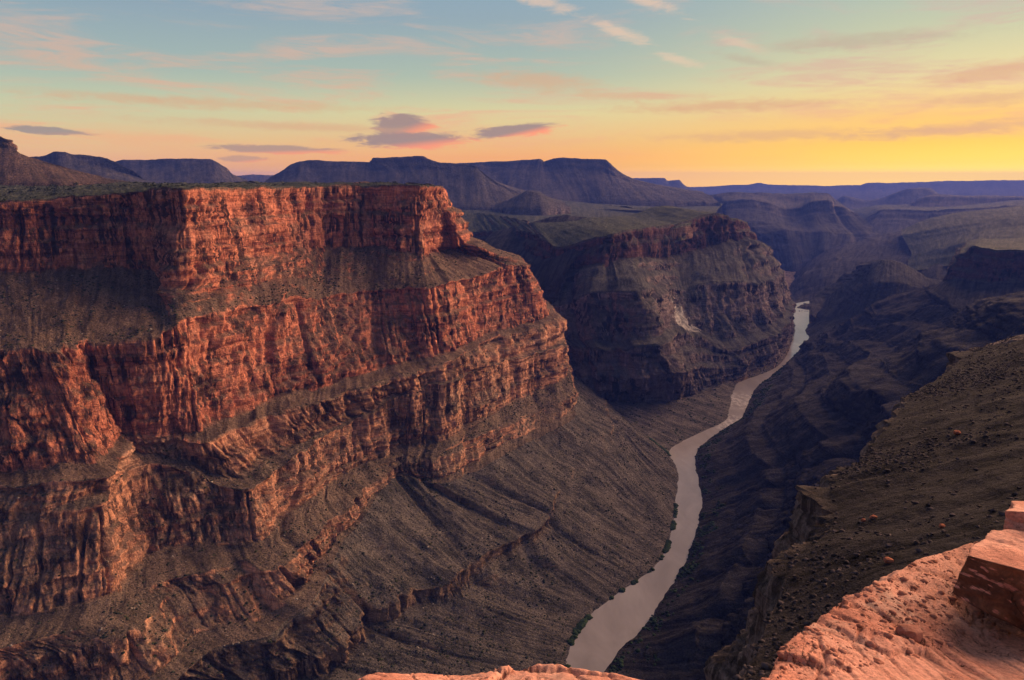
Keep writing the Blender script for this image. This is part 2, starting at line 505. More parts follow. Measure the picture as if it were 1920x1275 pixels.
# ------------------------------------------------------------------ materials
def rock_mat(name, cliff, alt, varnish_or_shade, soil, soil2, scrub, v_amt=0.8, scrub_amt=0.8, band=0.03, scale=1.0, alt_amt=0.5, stone=None, rough=0.9, bump=1.0, scar=None):
    """bedded cliff rock with dark mineral streaks; debris slopes with rills, stones and scrub"""
    mt = bpy.data.materials.new(name)
    mt.use_nodes = True
    b = NB(mt.node_tree)
    pos = b.n('ShaderNodeNewGeometry').outputs['Position']
    ta = b.n('ShaderNodeAttribute', attribute_name='talus').outputs['Fac']
    fl = b.n('ShaderNodeAttribute', attribute_name='flow').outputs['Vector']
    k = 1.0 / scale
    S = lambda a, c, d: b.vm('MULTIPLY', pos, (a * k, c * k, d * k))
    wz = b.noise(S(1 / 90, 1 / 90, 1 / 90), 1, 3)
    warp = b.n('ShaderNodeCombineXYZ')
    b.put(warp.inputs[2], b.m('MULTIPLY', wz, 0.5))
    bed = b.noise(b.vm('ADD', S(.0016, .0016, band), warp.outputs[0]), 1, 7, 0.66)
    n = len(cliff)
    c1 = b.ramp(bed, [(0.28 + 0.44 * i / (n - 1), c) for i, c in enumerate(cliff)])
    big = b.noise(S(1 / 130, 1 / 130, 1 / 90), 1, 4, 0.6)
    c1 = b.mix(b.m('MULTIPLY', b.ss(big, 0.5, 0.68), alt_amt), c1, alt)
    # blotches
    bl = b.noise(S(1 / 11, 1 / 11, 1 / 30), 1, 8, 0.7)
    c1 = b.mix(1.0, c1, b.ramp(bl, [(0.25, (.52, .49, .48)), (0.47, (1, 1, 1)), (0.72, (1.45, 1.4, 1.35))]), 'MULTIPLY')
    # desert varnish: dark streaks hanging down the faces, in patches
    sv = b.noise(S(1 / 15, 1 / 15, 1 / 260), 1, 7, 0.62, 0.15)
    pv = b.noise(S(1 / 95, 1 / 95, 1 / 75), 1, 5, 0.6)
    f = b.m('MULTIPLY', b.ss(sv, 0.455, 0.54), b.ss(pv, 0.44, 0.54))
    # dark seams along the bedding and joints
    seam = b.noise(S(1 / 70, 1 / 70, 1 / 2.6), 1, 4, 0.6)
    f2 = b.m('MULTIPLY', b.ss(seam, 0.53, 0.62), b.ss(b.noise(S(1 / 50, 1 / 50, 1 / 30), 1, 3), 0.40, 0.56))
    crack = b.noise(S(1 / 7, 1 / 7, 1 / 48), 1, 4, 0.6)
    f3 = b.ss(b.m('ABSOLUTE', b.m('SUBTRACT', crack, 0.5)), 0.035, 0.008)
    pl = b.noise(b.vm('ADD', S(1 / 13, 1 / 13, 1 / 260), (7.3, 2.1, 5.5)), 1, 6, 0.6, 0.2)
    c1 = b.mix(b.m('MULTIPLY', b.ss(pl, 0.56, 0.66), 0.5), c1, tuple(min(1.0, q * 1.35 + .04) for q in cliff[2]))
    c1 = b.mix(b.m('MULTIPLY', f, min(1.0, v_amt * 1.45)), c1, varnish_or_shade)
    c1 = b.mix(b.m('MULTIPLY', f2, 0.75 * v_amt), c1, varnish_or_shade)
    c1 = b.mix(b.m('MULTIPLY', f3, 0.7 * v_amt), c1, varnish_or_shade)
    # debris
    rill = b.noise(b.vm('MULTIPLY', fl, (0.9, 0.05, 1)), 1, 6, 0.62, 0.35)
    pat = b.noise(S(1 / 45, 1 / 45, 1 / 45), 1, 5, 0.6)
    c2 = b.mix(b.ss(b.m('ADD', b.m('MULTIPLY', rill, 0.6), b.m('MULTIPLY', pat, 0.4)), 0.40, 0.60), soil, soil2)
    gr = b.noise(S(1 / 2.6, 1 / 2.6, 1 / 2.6), 1, 5, 0.7)
    c2 = b.mix(1.0, c2, b.ramp(gr, [(0.28, (.25, .25, .25)), (0.48, (1, 1, 1)), (0.72, (1.9, 1.85, 1.8))]), 'MULTIPLY')
    vd = b.voro(S(1 / 6.5, 1 / 6.5, 1 / 6.5), 1)
    dens = b.noise(S(1 / 60, 1 / 60, 1 / 60), 1, 4)
    sf = b.m('MULTIPLY', b.ss(vd, 0.34, 0.20), b.ss(dens, 0.38, 0.56))
    c2 = b.mix(b.m('MULTIPLY', sf, scrub_amt), c2, scrub)
    if stone:
        vs = b.voro(S(1 / 4.1, 1 / 4.1, 1 / 4.1), 1)
        c2 = b.mix(b.m('MULTIPLY', b.ss(vs, 0.16, 0.09), 0.6), c2, stone)
    col = b.mix(ta, c1, c2)
    if scar:
        dd = b.vm('LENGTH', b.vm('SUBTRACT', pos, scar[0]))
        dd = b.m('ADD', b.m('DIVIDE', dd, scar[1]), b.m('MULTIPLY', b.m('SUBTRACT', b.noise(pos, .022, 5, .7, .6), .5), 3.2))
        col = b.mix(b.m('MULTIPLY', b.ss(dd, .95, .75), .9), col, b.mix(b.ss(bl, .4, .6), tuple(q * .45 for q in scar[2]), scar[2]))
    h1 = b.noise(S(1 / 9, 1 / 9, 1 / 16), 1, 8, 0.68)
    h2 = b.noise(S(1 / 40, 1 / 40, 1 / 2.2), 1, 5, 0.6)
    hh = b.m('ADD', b.m('MULTIPLY', h1, 3.0), b.m('ADD', b.m('MULTIPLY', h2, b.m('SUBTRACT', 1.6, b.m('MULTIPLY', ta, 1.6))), b.m('MULTIPLY', gr, 1.0)))
    hh = b.m('SUBTRACT', hh, b.m('MULTIPLY', f3, 0.8))
    bp = b.n('ShaderNodeBump')
    bp.inputs['Strength'].default_value = 1.0 * bump
    bp.inputs['Distance'].default_value = 3.2 * scale
    b.put(bp.inputs['Height'], hh)
    bs = b.n('ShaderNodeBsdfPrincipled')
    b.put(bs.inputs['Base Color'], col)
    bs.inputs['Roughness'].default_value = rough
    bs.inputs['Specular IOR Level'].default_value = 0.03
    b.t.links.new(bp.outputs[0], bs.inputs['Normal'])
    out = b.n('ShaderNodeOutputMaterial')
    b.t.links.new(bs.outputs[0], out.inputs[0])
    return mt


VARN = (0.034, 0.024, 0.021)
M_RED = rock_mat('red_wall_rock', [(.20, .068, .044), (.52, .175, .10), (.70, .265, .16), (.38, .125, .075), (.64, .28, .175)], (.44, .27, .19), VARN,
                 (.085, .058, .043), (.19, .125, .09), (.028, .030, .015), stone=(.34, .27, .22), v_amt=.62)
M_LOW = rock_mat('banded_limestone', [(.16, .09, .06), (.56, .265, .155), (.70, .34, .21), (.30, .165, .11), (.62, .36, .23)], (.46, .34, .24), VARN,
                 (.08, .06, .046), (.19, .135, .10), (.026, .028, .015), v_amt=.6, band=.05, stone=(.36, .31, .27))
M_SLOPE = rock_mat('debris_slope_soil', [(.14, .10, .07), (.24, .16, .11), (.30, .19, .13), (.18, .13, .095)], (.22, .16, .12), VARN,
                   (.050, .046, .041), (.145, .122, .106), (.016, .018, .012), v_amt=.6, scrub_amt=.95, stone=(.36, .32, .29))
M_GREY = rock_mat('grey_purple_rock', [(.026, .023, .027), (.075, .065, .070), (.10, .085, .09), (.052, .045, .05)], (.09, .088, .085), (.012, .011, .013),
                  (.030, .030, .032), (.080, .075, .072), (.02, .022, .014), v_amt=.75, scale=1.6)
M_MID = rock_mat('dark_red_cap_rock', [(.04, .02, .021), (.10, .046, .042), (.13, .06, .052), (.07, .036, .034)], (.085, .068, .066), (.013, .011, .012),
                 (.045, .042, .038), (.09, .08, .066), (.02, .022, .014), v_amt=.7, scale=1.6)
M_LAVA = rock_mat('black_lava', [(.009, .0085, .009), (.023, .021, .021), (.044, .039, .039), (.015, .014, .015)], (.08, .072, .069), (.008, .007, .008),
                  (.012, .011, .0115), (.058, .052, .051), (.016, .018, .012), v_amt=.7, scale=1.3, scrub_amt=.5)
M_CINDER = rock_mat('dark_gravel', [(.10, .08, .075), (.24, .18, .16), (.32, .23, .20), (.16, .125, .115)], (.25, .22, .21), (.03, .026, .025),
                    (.016, .0142, .0175), (.044, .038, .044), (.02, .021, .014), v_amt=.5, scale=0.25, scrub_amt=.12, stone=(.12, .088, .085))
M_PLAIN = rock_mat('grassy_plateau', [(.12, .07, .05), (.2, .11, .08), (.25, .14, .1), (.16, .09, .07)], (.2, .14, .1), VARN,
                   (.058, .064, .042), (.105, .105, .072), (.024, .03, .014), v_amt=.5, scale=2.2, scrub_amt=.8)
M_MESA = rock_mat('mesa_rock', [(.05, .042, .044), (.15, .115, .11), (.32, .235, .20), (.085, .066, .068)], (.26, .22, .19), (.035, .03, .034),
                  (.055, .054, .056), (.11, .095, .09), (.03, .034, .024), v_amt=.7, scale=3.2, scrub_amt=.6)
M_FAR = rock_mat('far_plateau_rock', [(.06, .055, .06), (.10, .088, .09), (.13, .11, .11), (.08, .07, .075)], (.11, .10, .10), (.035, .03, .035),
                 (.05, .05, .054), (.08, .075, .075), (.06, .06, .045), v_amt=.5, scale=9, scrub_amt=.4)


# ------------------------------------------------------------------ the south wall: red cliffs across the river
def rowz(pts):
    return [P(u, v, z=z) if z > -50 else None for (u, v, z) in pts]


R_ = [(-400, 400, 1300), (-120, 385, 1365), (0, 377, 1370), (100, 369, 1412), (180, 362, 1432), (270, 355, 1458), (338, 351, 1385), (480, 349, 1630),
      (600, 348, 1850), (690, 347, 1930), (785, 346, 1900), (818, 348, 1990), (830, 351, 2090)]
R = [P(u, v, Y=Y) for (u, v, Y) in R_] + [(-300, 2600, 858), (-900, 3300, 862)]
Cb = rowz([(-400, 530, 690), (-120, 520, 690), (0, 520, 690), (110, 515, 690), (200, 512, 690), (285, 515, 682), (335, 546, 660), (480, 495, 688),
           (600, 474, 690), (700, 469, 690), (790, 482, 672), (840, 465, 675), (897, 463, 680)]) + [(-190, 2600, 690), (-820, 3350, 700)]
T = rowz([(-400, 665, 600), (-120, 660, 600), (20, 655, 600), (95, 658, 595), (170, 645, 592), (290, 632, 598), (350, 606, 610), (490, 576, 608),
          (600, 560, 598), (700, 545, 600), (800, 540, 606), (930, 508, 612), (985, 491, 612)]) + [(-80, 2680, 612), (-720, 3420, 640)]
B = rowz([(-400, 910, 415), (-120, 905, 412), (60, 905, 412), (212, 888, 412), (225, 815, 425), (300, 812, 420), (372, 832, 410), (500, 780, 412),
          (600, 750, 414), (720, 712, 420), (840, 678, 427), (930, 636, 430), (1045, 585, 435)]) + [(30, 2760, 440), (-620, 3480, 480)]
K1 = rowz([(-400, 950, 385), (-120, 945, 385), (50, 945, 385), (205, 917, 385), (250, 850, 395), (330, 860, 375), (440, 895, 330), (560, 830, 340),
           (640, 790, 345), (735, 745, 370), (838, 715, 385), (940, 680, 370), (1058, 630, 350)]) + [(60, 2780, 360), (-590, 3500, 430)]
K2 = rowz([(-400, 990, 360), (-120, 985, 360), (30, 985, 360), (195, 975, 360), (270, 890, 365), (370, 905, 345), (480, 935, 325), (575, 860, 325),
           (650, 805, 335), (738, 752, 365), (838, 722, 380), (942, 686, 365), (1062, 640, 345)]) + [(75, 2790, 350), (-580, 3510, 420)]
Mb = rowz([(-400, 1260, 250), (-120, 1235, 245), (0, 1212, 240), (190, 1160, 240), (283, 1095, 240), (400, 1065, 240), (485, 1040, 240), (560, 980, 240),
           (640, 905, 240), (740, 852, 240), (825, 838, 240), (940, 765, 240), (1072, 692, 240)]) + [(110, 2810, 250), (-560, 3530, 380)]
Nb = rowz([(-400, 1285, 230), (-120, 1255, 225), (60, 1230, 222), (240, 1185, 222), (320, 1110, 222), (430, 1090, 222), (520, 1065, 222), (590, 1010, 222),
           (660, 935, 222), (740, 868, 225), (820, 858, 225), (945, 795, 222), (1076, 718, 222)]) + [(130, 2815, 225), (-550, 3535, 370)]
Ob = rowz([(-400, 1360, 150), (-100, 1340, 150), (150, 1320, 150), (300, 1290, 160), (400, 1215, 165), (500, 1190, 165), (590, 1110, 175), (625, 1050, 180),
           (680, 965, 195), (745, 890, 205), (820, 908, 180), (945, 852, 180), (1078, 765, 180)]) + [(150, 2620, 190), (-540, 3540, 360)]
Q1 = rowz([(-300, 1420, 105), (0, 1400, 105), (250, 1350, 105), (400, 1310, 105), (480, 1270, 105), (580, 1235, 105), (655, 1190, 105), (720, 1135, 105),
           (850, 1085, 105), (885, 1050, 105), (1015, 985, 105), (1040, 925, 110), (1140, 800, 115)]) + [(310, 2330, 110), (-500, 3560, 340)]
Q2 = rowz([(-280, 1440, 80), (20, 1420, 80), (265, 1375, 78), (410, 1340, 78), (490, 1298, 78), (590, 1262, 76), (668, 1217, 75), (727, 1172, 75),
           (856, 1128, 72), (889, 1092, 72), (1022, 1028, 74), (1060, 945, 92), (1160, 815, 95)]) + [(340, 2310, 90), (-490, 3565, 335)]
W = rowz([(600, 1800, 0), (750, 1700, 0), (880, 1600, 0), (960, 1520, 0), (1010, 1450, 0), (1040, 1390, 0), (1055, 1320, 0), (1063, 1262, 0),
          (1070, 1205, 0), (1094, 1166, 0), (1152, 1117, 0), (1236, 1052, 0), (1266, 945, 0)]) + [P(1257, 856, z=0), (-450, 3580, 330)]


def under(W_, prev, d=45, z=-14):
    o = []
    for a, p in zip(W_, prev):
        v = np.array([a[0] - p[0], a[1] - p[1]], float)
        v /= max(np.linalg.norm(v), 1e-6)
        o.append((a[0] + v[0] * d, a[1] + v[1] * d, a[2] + z))
    return o


back = [(p[0] - 500, p[1] + 900, 864) for p in R]
back[-3:] = [(R[-3][0] - 260, R[-3][1] + 60, 862), (-620, 2560, 862), (-1300, 3200, 866)]
K2 = [tuple(.45 * a + .55 * b_ for a, b_ in zip(p, q_)) for p, q_ in zip(K1, K2)]
WALL_ROWS = [back, R, Cb, T, B, K1, K2, Mb, Nb, Ob, Q1, Q2, W, under(W, Q2)]
Lw = loft(WALL_ROWS, px=2.6, caps={0: 22, 11: 130, 12: 3}, kinds='SCtWDtVtVtVtt', calm=1, ravine=15, rough=1.7, gully=1.35, big=1.3, block=1.3, strata=1.15)
wall = empty('canyon_wall', (-300, 1500, 0))
set_props(wall, 'long banded red cliff wall rising from the river to a flat rim', 'structure')


def keep(o):
    o.matrix_parent_inverse = o.parent.matrix_world.inverted()


bpy.context.view_layer.update()
for nm, mt, a, b_ in [('plateau_top', M_PLAIN, 0, 1), ('cap_cliff', M_RED, 1, 2), ('upper_talus', M_RED, 2, 3), ('red_cliff', M_RED, 3, 4), ('ledge', M_LOW, 4, 6),
                      ('banded_cliff', M_LOW, 6, 7), ('bench', M_LOW, 7, 8), ('low_cliff', M_LOW, 8, 9), ('debris_slope', M_SLOPE, 9, 13)]:
    o = emit(Lw, nm, mt, a, b_, wall)
    keep(o)


# ------------------------------------------------------------------ the next promontory down-river, across the side canyon
def rowY(pts):
    return [P(u, v, Y=Y) for (u, v, Y) in pts]


mR = rowY([(800, 436, 4300), (905, 434, 4100), (1000, 436, 3500), (1050, 466, 3060), (1142, 439, 2970), (1170, 433, 3080), (1262, 421, 3500), (1330, 401, 3750), (1383, 411, 3900), (1397, 420, 4350)]) + [(1500, 5300, 610), (1300, 6500, 620)]
mC = rowY([(800, 470, 4150), (905, 470, 3950), (985, 480, 3350), (1042, 520, 3000), (1124, 498, 2900), (1172, 488, 3010), (1262, 486, 3440), (1335, 470, 3670), (1402, 452, 3860), (1425, 456, 4300)]) + [(1620, 5250, 500), (1420, 6500, 520)]
mT = rowY([(800, 520, 3900), (905, 530, 3700), (975, 545, 3100), (1035, 575, 2780), (1115, 550, 2700), (1195, 548, 2640), (1272, 540, 3180), (1348, 528, 3260), (1436, 530, 3500), (1452, 500, 4240)]) + [(1720, 5200, 360), (1560, 6500, 380)]
mB = rowY([(820, 610, 3500), (925, 625, 3300), (1010, 640, 2800), (1080, 650, 2560), (1130, 655, 2480), (1228, 645, 2460), (1290, 622, 2900), (1372, 650, 2980), (1466, 622, 3300), (1478, 560, 4100)]) + [(1850, 5150, 170), (1700, 6500, 190)]
mE = rowY([(820, 640, 3450), (925, 650, 3200), (1020, 690, 2680), (1090, 705, 2500), (1160, 712, 2440), (1258, 700, 2440), (1312, 690, 2720), (1392, 685, 2940), (1470, 645, 3280), (1480, 580, 4090)]) + [(1900, 5150, 100), (1750, 6500, 120)]
mD = [(-420, 3400, 300), (-60, 3050, 190)] + [P(1010, 790, z=75), P(1085, 752, z=70), P(1150, 752, z=45), P(1250, 750, z=30), P(1332, 735, z=24), P(1372, 713, z=16), P(1466, 668, z=20), P(1480, 600, z=18)] + [(1940, 5150, 30), (1800, 6500, 40)]
mW = [(-300, 3300, 285), (60, 2850, 160)] + [P(1215, 872, z=1), P(1262, 838, z=0), P(1310, 812, z=0), P(1361, 787, z=0), P(1372, 743, z=0), P(1380, 721, z=0), P(1456, 688, z=0), P(1484, 612, z=0)] + [(1990, 5150, 0), (1860, 6500, 0)]
mbk = [(p[0] - 100, p[1] + 700, max(p[2], 640) + 14) for p in mR]
mbk[-1] = (900, 6700, 640)
mbk[-2] = (1150, 5600, 640)
Lm = loft([mbk, mR, mC, mT, mB, mE, mD, mW, under(mW, mD)], px=2.4, caps={0: 12, 6: 40, 7: 4}, scale=1.6, seed=3, big=1.2, strata=1.0, gully=1.8, kinds='SCDWDDtt', calm=1, ravine=14, rav_len=90)
def on(L, u, v):
    """surface point of a loft seen at (u, v), nearest to us"""
    uu, vv = project(L['g'])
    d = np.hypot(uu - u, vv - v)
    d = np.where(d < max(7.0, d.min() + 1), L['g'][..., 1], 1e9)
    i = np.unravel_index(np.argmin(d), d.shape)
    return tuple(float(q) for q in L['g'][i])


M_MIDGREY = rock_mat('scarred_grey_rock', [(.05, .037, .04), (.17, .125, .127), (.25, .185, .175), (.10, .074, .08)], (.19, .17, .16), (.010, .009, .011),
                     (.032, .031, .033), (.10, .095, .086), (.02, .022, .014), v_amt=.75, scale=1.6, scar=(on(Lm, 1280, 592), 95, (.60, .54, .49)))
prom = empty('promontory_hill', (600, 2900, 0))
set_props(prom, 'shaded grey purple promontory with dark red cap beyond the red wall', 'structure')
bpy.context.view_layer.update()
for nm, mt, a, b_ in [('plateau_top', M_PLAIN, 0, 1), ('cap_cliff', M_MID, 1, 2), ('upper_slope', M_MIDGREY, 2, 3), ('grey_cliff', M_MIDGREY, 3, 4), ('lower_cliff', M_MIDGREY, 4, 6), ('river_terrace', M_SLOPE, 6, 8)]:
    keep(emit(Lm, nm, mt, a, b_, prom))

# black cinder cone spilling into the side canyon
k0 = rowY([(925, 436, 3900), (990, 418, 3850), (1062, 404, 3900), (1112, 410, 3900), (1150, 432, 3900), (1190, 434, 3900)])
k0b = [(p[0] + 60, p[1] + 600, p[2] - 70) for p in k0]
k1 = rowY([(905, 455, 3700), (960, 452, 3600), (1030, 446, 3550), (1085, 442, 3500), (1135, 446, 3450), (1165, 444, 3500)])
k2 = rowY([(890, 500, 3450), (930, 505, 3300), (990, 500, 3150), (1045, 482, 3050), (1075, 468, 3020), (1110, 462, 3020)])
k3 = rowY([(885, 560, 3200), (920, 565, 3080), (960, 560, 2960), (1015, 540, 2860), (1050, 520, 2850), (1060, 500, 2860)])
k4 = [(p[0] - 20, p[1] - 60, p[2] - 90) for p in k3]
Lk = loft([k0b, k0, k1, k2, k3, k4], px=2.6, scale=1.6, seed=5, big=.5, gully=.8)
emit(Lk, 'cinder_cone_hill', M_LAVA, label='smooth black cinder cone at the head of the side canyon', kind='structure')

# ------------------------------------------------------------------ the north bank: lava slopes
rW = [P(1100, 1330, z=0), P(1146, 1250, z=0), P(1215, 1165, z=0), P(1289, 1045, z=0), P(1317, 930, z=0), P(1304, 852, z=0), P(1394, 778, z=0), P(1415, 732, z=0), P(1462, 693, z=0)] + [(1560, 3560, 0)]
rA = [(330, 900, 60), (330, 1010, 60), (430, 1190, 70), (580, 1440, 80), (720, 1760, 90), (770, 2080, 70), (1040, 2520, 62), (1230, 2840, 52)] + [P(1490, 678, Y=3230), (1700, 3650, 30)]
rB = [(560, 740, 300), (560, 860, 300), (720, 1080, 300), (900, 1350, 300), (1060, 1780, 290), (1180, 2180, 250), (1420, 2560, 210), (1560, 2880, 175)] + [P(1555, 640, Y=3330), (2000, 3800, 120)]
rC = [(820, 520, 540), (880, 650, 540), (1040, 900, 540), (1230, 1250, 545), (1480, 1800, 540), (1640, 2240, 480), (1820, 2600, 400), (1950, 2900, 340)] + [P(1650, 588, Y=3400), (2300, 3900, 250)]
rD = [(1150, 350, 700), (1250, 450, 700), (1400, 700, 700), (1560, 1100, 700), (1880, 1800, 640), (2080, 2250, 570), (2200, 2620, 500), (2240, 2920, 430)] + [P(1755, 546, Y=3400), (2600, 3900, 330)]
rE = [(1700, 200, 760), (1800, 300, 760), (1950, 500, 760), (2150, 1000, 740), (2500, 1800, 660), (2600, 2250, 600), (2620, 2620, 540), (2620, 2900, 480)] + [P(1850, 536, Y=3350), (3000, 3900, 390)]
ru = under(rW, rA)
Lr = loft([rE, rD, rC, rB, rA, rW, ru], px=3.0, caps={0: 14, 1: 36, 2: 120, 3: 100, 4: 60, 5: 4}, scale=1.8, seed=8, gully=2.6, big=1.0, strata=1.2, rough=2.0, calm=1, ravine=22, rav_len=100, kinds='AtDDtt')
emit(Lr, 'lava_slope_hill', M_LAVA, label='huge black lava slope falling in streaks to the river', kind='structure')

# near gravel slope below the overlook, with its broken cliff edge
gp = lambda x, y: 803 + .33 * (x - 114) - .38 * (y - 140)


def onplane(u, v):
    a = P(u, v, Y=1.0)
    # ray: (a0 t, t, 875 + (a2-875) t)
    k = (a[2] - CAM_Z)
    t = (CAM_Z - gp(0, 0)) / (.33 * a[0] - .38 - k)
    return (a[0] * t, t, CAM_Z + k * t)


edge_uv = [(1290, 1400), (1375, 1285), (1450, 1110), (1556, 985), (1566, 905), (1612, 858), (1714, 738), (1832, 655), (1930, 636), (2050, 622)]
gE = [onplane(*p) for p in edge_uv]
gX = [(p[0] + 60 + 0.25 * p[1], p[1] - 0.02 * p[1], gp(p[0] + 60 + .25 * p[1], p[1] - .02 * p[1])) for p in gE]
gY = [(p[0] + 180 + 0.9 * p[1], p[1] - 0.2 * p[1], gp(p[0] + 180 + .9 * p[1], p[1] - .2 * p[1])) for p in gE]
gB = [(p[0] - 6 - .015 * p[1], p[1] + 5 + .02 * p[1], p[2] - 40 - .06 * p[1]) for p in gE]
gB2 = [(p[0] - 7, p[1] + 6, p[2] - 14) for p in gB]
gF = [(p[0] - 16, p[1] + 14, p[2] - 150 - .2 * p[1]) for p in gB]
Lg = loft([gY, gX, gE, gB, gB2, gF], px=2.8, caps={0: 8, 1: 190, 2: 70, 3: 16, 4: 50}, scale=.35, seed=11, big=1.6, gully=.6, rough=.7, kinds='SSVtV')
gs_ = empty('gravel_slope_hill', (150, 250, 700))
set_props(gs_, 'dark stony gravel slope with a broken cliff edge below the overlook', 'structure')
bpy.context.view_layer.update()
for nm, mt, a, b_ in [('gravel_field', M_CINDER, 0, 2), ('cliff_edge', M_CINDER, 2, 5)]:
    keep(emit(Lg, nm, mt, a, b_, gs_))

# grey butte and the dark red cliff of the north side
b0 = rowY([(1545, 560, 4300), (1600, 520, 4250), (1640, 492, 4150), (1665, 487, 4100), (1700, 497, 4100), (1745, 522, 4100), (1800, 532, 4050)])
b0b = [(p[0] + 120, p[1] + 420, p[2] - 60) for p in b0]
b1 = rowY([(1540, 580, 4150), (1590, 560, 4020), (1622, 535, 3900), (1660, 530, 3850), (1705, 535, 3850), (1750, 548, 3850), (1810, 552, 3800)])
b2 = rowY([(1530, 600, 4080), (1560, 600, 3900), (1595, 592, 3780), (1640, 588, 3720), (1690, 580, 3700), (1755, 572, 3700), (1820, 572, 3650)])
b3 = [P(1521, 605, z=10), P(1521, 625, z=12), P(1518, 650, z=8)] + rowY([(1575, 655, 3480), (1660, 625, 3400), (1760, 590, 3400), (1830, 590, 3400)])
b4 = [P(1513, 610, z=-6), P(1508, 630, z=-6), P(1504, 668, z=-6)] + [(p[0], p[1] - 80, p[2] - 60) for p in b3[3:]]
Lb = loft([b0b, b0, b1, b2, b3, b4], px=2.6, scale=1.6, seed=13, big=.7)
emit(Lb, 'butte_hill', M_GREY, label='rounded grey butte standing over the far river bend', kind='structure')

c0 = rowY([(1772, 520, 3500), (1800, 478, 3350), (1832, 462, 3250), (1870, 468, 3100), (1930, 470, 3000), (2050, 470, 2900)])
c0b = rowY([(1790, 470, 4300), (1815, 452, 4300), (1845, 447, 4300), (1880, 446, 4300), (1930, 445, 4300), (2050, 443, 4300)])
c1 = rowY([(1765, 528, 3450), (1785, 524, 3280), (1812, 526, 3180), (1865, 532, 3020), (1930, 532, 2920), (2050, 532, 2800)])
c2 = rowY([(1740, 545, 3300), (1770, 560, 3000), (1800, 580, 2800), (1850, 590, 2650), (1930, 590, 2550), (2050, 590, 2450)])
c3 = [(p[0] - 40, p[1] - 150, p[2] - 110) for p in c2]
c0b, c0, c1, c2, c3 = ([tuple(p) for p in r] + [tuple(np.array(r[-1]) + 2.5 * (np.array(r[-1]) - np.array(r[-2])))] for r in (c0b, c0, c1, c2, c3))
Lc = loft([c0b, c0, c1, c2, c3], px=2.6, scale=1.5, seed=15, big=.8)
rc = empty('red_cliff_hill', (2000, 3200, 300))
set_props(rc, 'flat topped dark red cliff above the black lava slope', 'structure')
bpy.context.view_layer.update()
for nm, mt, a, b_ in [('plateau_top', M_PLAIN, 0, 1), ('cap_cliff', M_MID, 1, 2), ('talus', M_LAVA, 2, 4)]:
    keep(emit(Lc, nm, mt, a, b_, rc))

# ------------------------------------------------------------------ distant canyon country
def wider(rows, left=False, right=False, k=3.0):
    """carry the rows on past the edges of the view"""
    o = []
    for r in rows:
        r = [np.array(p, float) for p in r]
        if right:
            d = r[-1] - r[-2]
            r = r + [r[-1] + d * (1, 1, .2) * k]
        if left:
            d = r[0] - r[1]
            r = [r[0] + d * (1, 1, .2) * k] + r
        o.append([tuple(p) for p in r])
    return o


def layer(name, rows, mats, label, px=2.8, scale=3.0, seed=20, cuts=None, right=False, **kw):
    rows = wider(rows, right=right)
    L = loft(rows, px=px, scale=scale, seed=seed, **kw)
    if cuts is None:
        return emit(L, name, mats[0], label=label, kind='structure')
    e = empty(name, tuple(np.mean(np.array(rows[1]), 0)))
    set_props(e, label, 'structure')
    bpy.context.view_layer.update()
    for (nm, a, b_), mt in zip(cuts, mats):
        keep(emit(L, nm, mt, a, b_, e))
    return e


# lava tongue slope on the far right bank
layer('lava_tongue_hill', [
    rowY([(1480, 520, 7200), (1545, 472, 7400), (1640, 445, 7600), (1760, 420, 7800), (1840, 408, 8000), (1960, 400, 8000)]),
    rowY([(1478, 530, 6600), (1540, 488, 6600), (1640, 462, 6600), (1740, 432, 6700), (1830, 425, 6700), (1960, 420, 6700)]),
    rowY([(1470, 545, 6000), (1535, 508, 5900), (1620, 492, 5800), (1720, 478, 5600), (1800, 468, 5400), (1960, 470, 5200)]),
    rowY([(1475, 560, 5600), (1530, 545, 5350), (1600, 530, 5200), (1690, 520, 4900), (1780, 500, 4700), (1960, 510, 4500)]),
    [P(1488, 578, z=2), P(1535, 575, z=5), P(1590, 570, Y=4800), P(1690, 560, Y=4500), P(1780, 540, Y=4200), P(1960, 560, Y=4000)],
    [P(1484, 586, z=-8), P(1520, 590, z=-8), P(1580, 600, Y=4650), P(1690, 600, Y=4400), P(1780, 580, Y=4100), P(1960, 600, Y=3900)]],
    [M_LAVA], 'dark lava tongue sloping down to the far river bend', scale=2.5, seed=21, gully=1.4, right=True)

# right platform
layer('platform_hill', [
    rowY([(1560, 402, 12500), (1655, 384, 12500), (1760, 384, 12500), (1850, 380, 12000), (1960, 372, 11000)]),
    rowY([(1610, 420, 9800), (1662, 393, 9800), (1740, 394, 9500), (1840, 390, 9000), (1960, 384, 8500)]),
    rowY([(1600, 428, 9500), (1652, 414, 9300), (1740, 414, 9000), (1840, 404, 8400), (1960, 398, 8000)]),
    rowY([(1560, 450, 9000), (1640, 440, 8600), (1740, 432, 8200), (1840, 420, 7600), (1960, 412, 7200)]),
    rowY([(1520, 485, 8000), (1600, 470, 7800), (1720, 455, 7300), (1840, 450, 6500), (1960, 440, 6000)]),
    rowY([(1480, 510, 7600), (1600, 500, 7300), (1720, 490, 6800), (1840, 480, 6000), (1960, 470, 5500)])],
    [M_PLAIN, M_MID, M_GREY], 'low dark plateau with scrub on the far right bank', seed=22, right=True, kinds='SCtDt', cuts=[('plateau_top', 0, 1), ('cap_cliff', 1, 2), ('slope', 2, 5)])

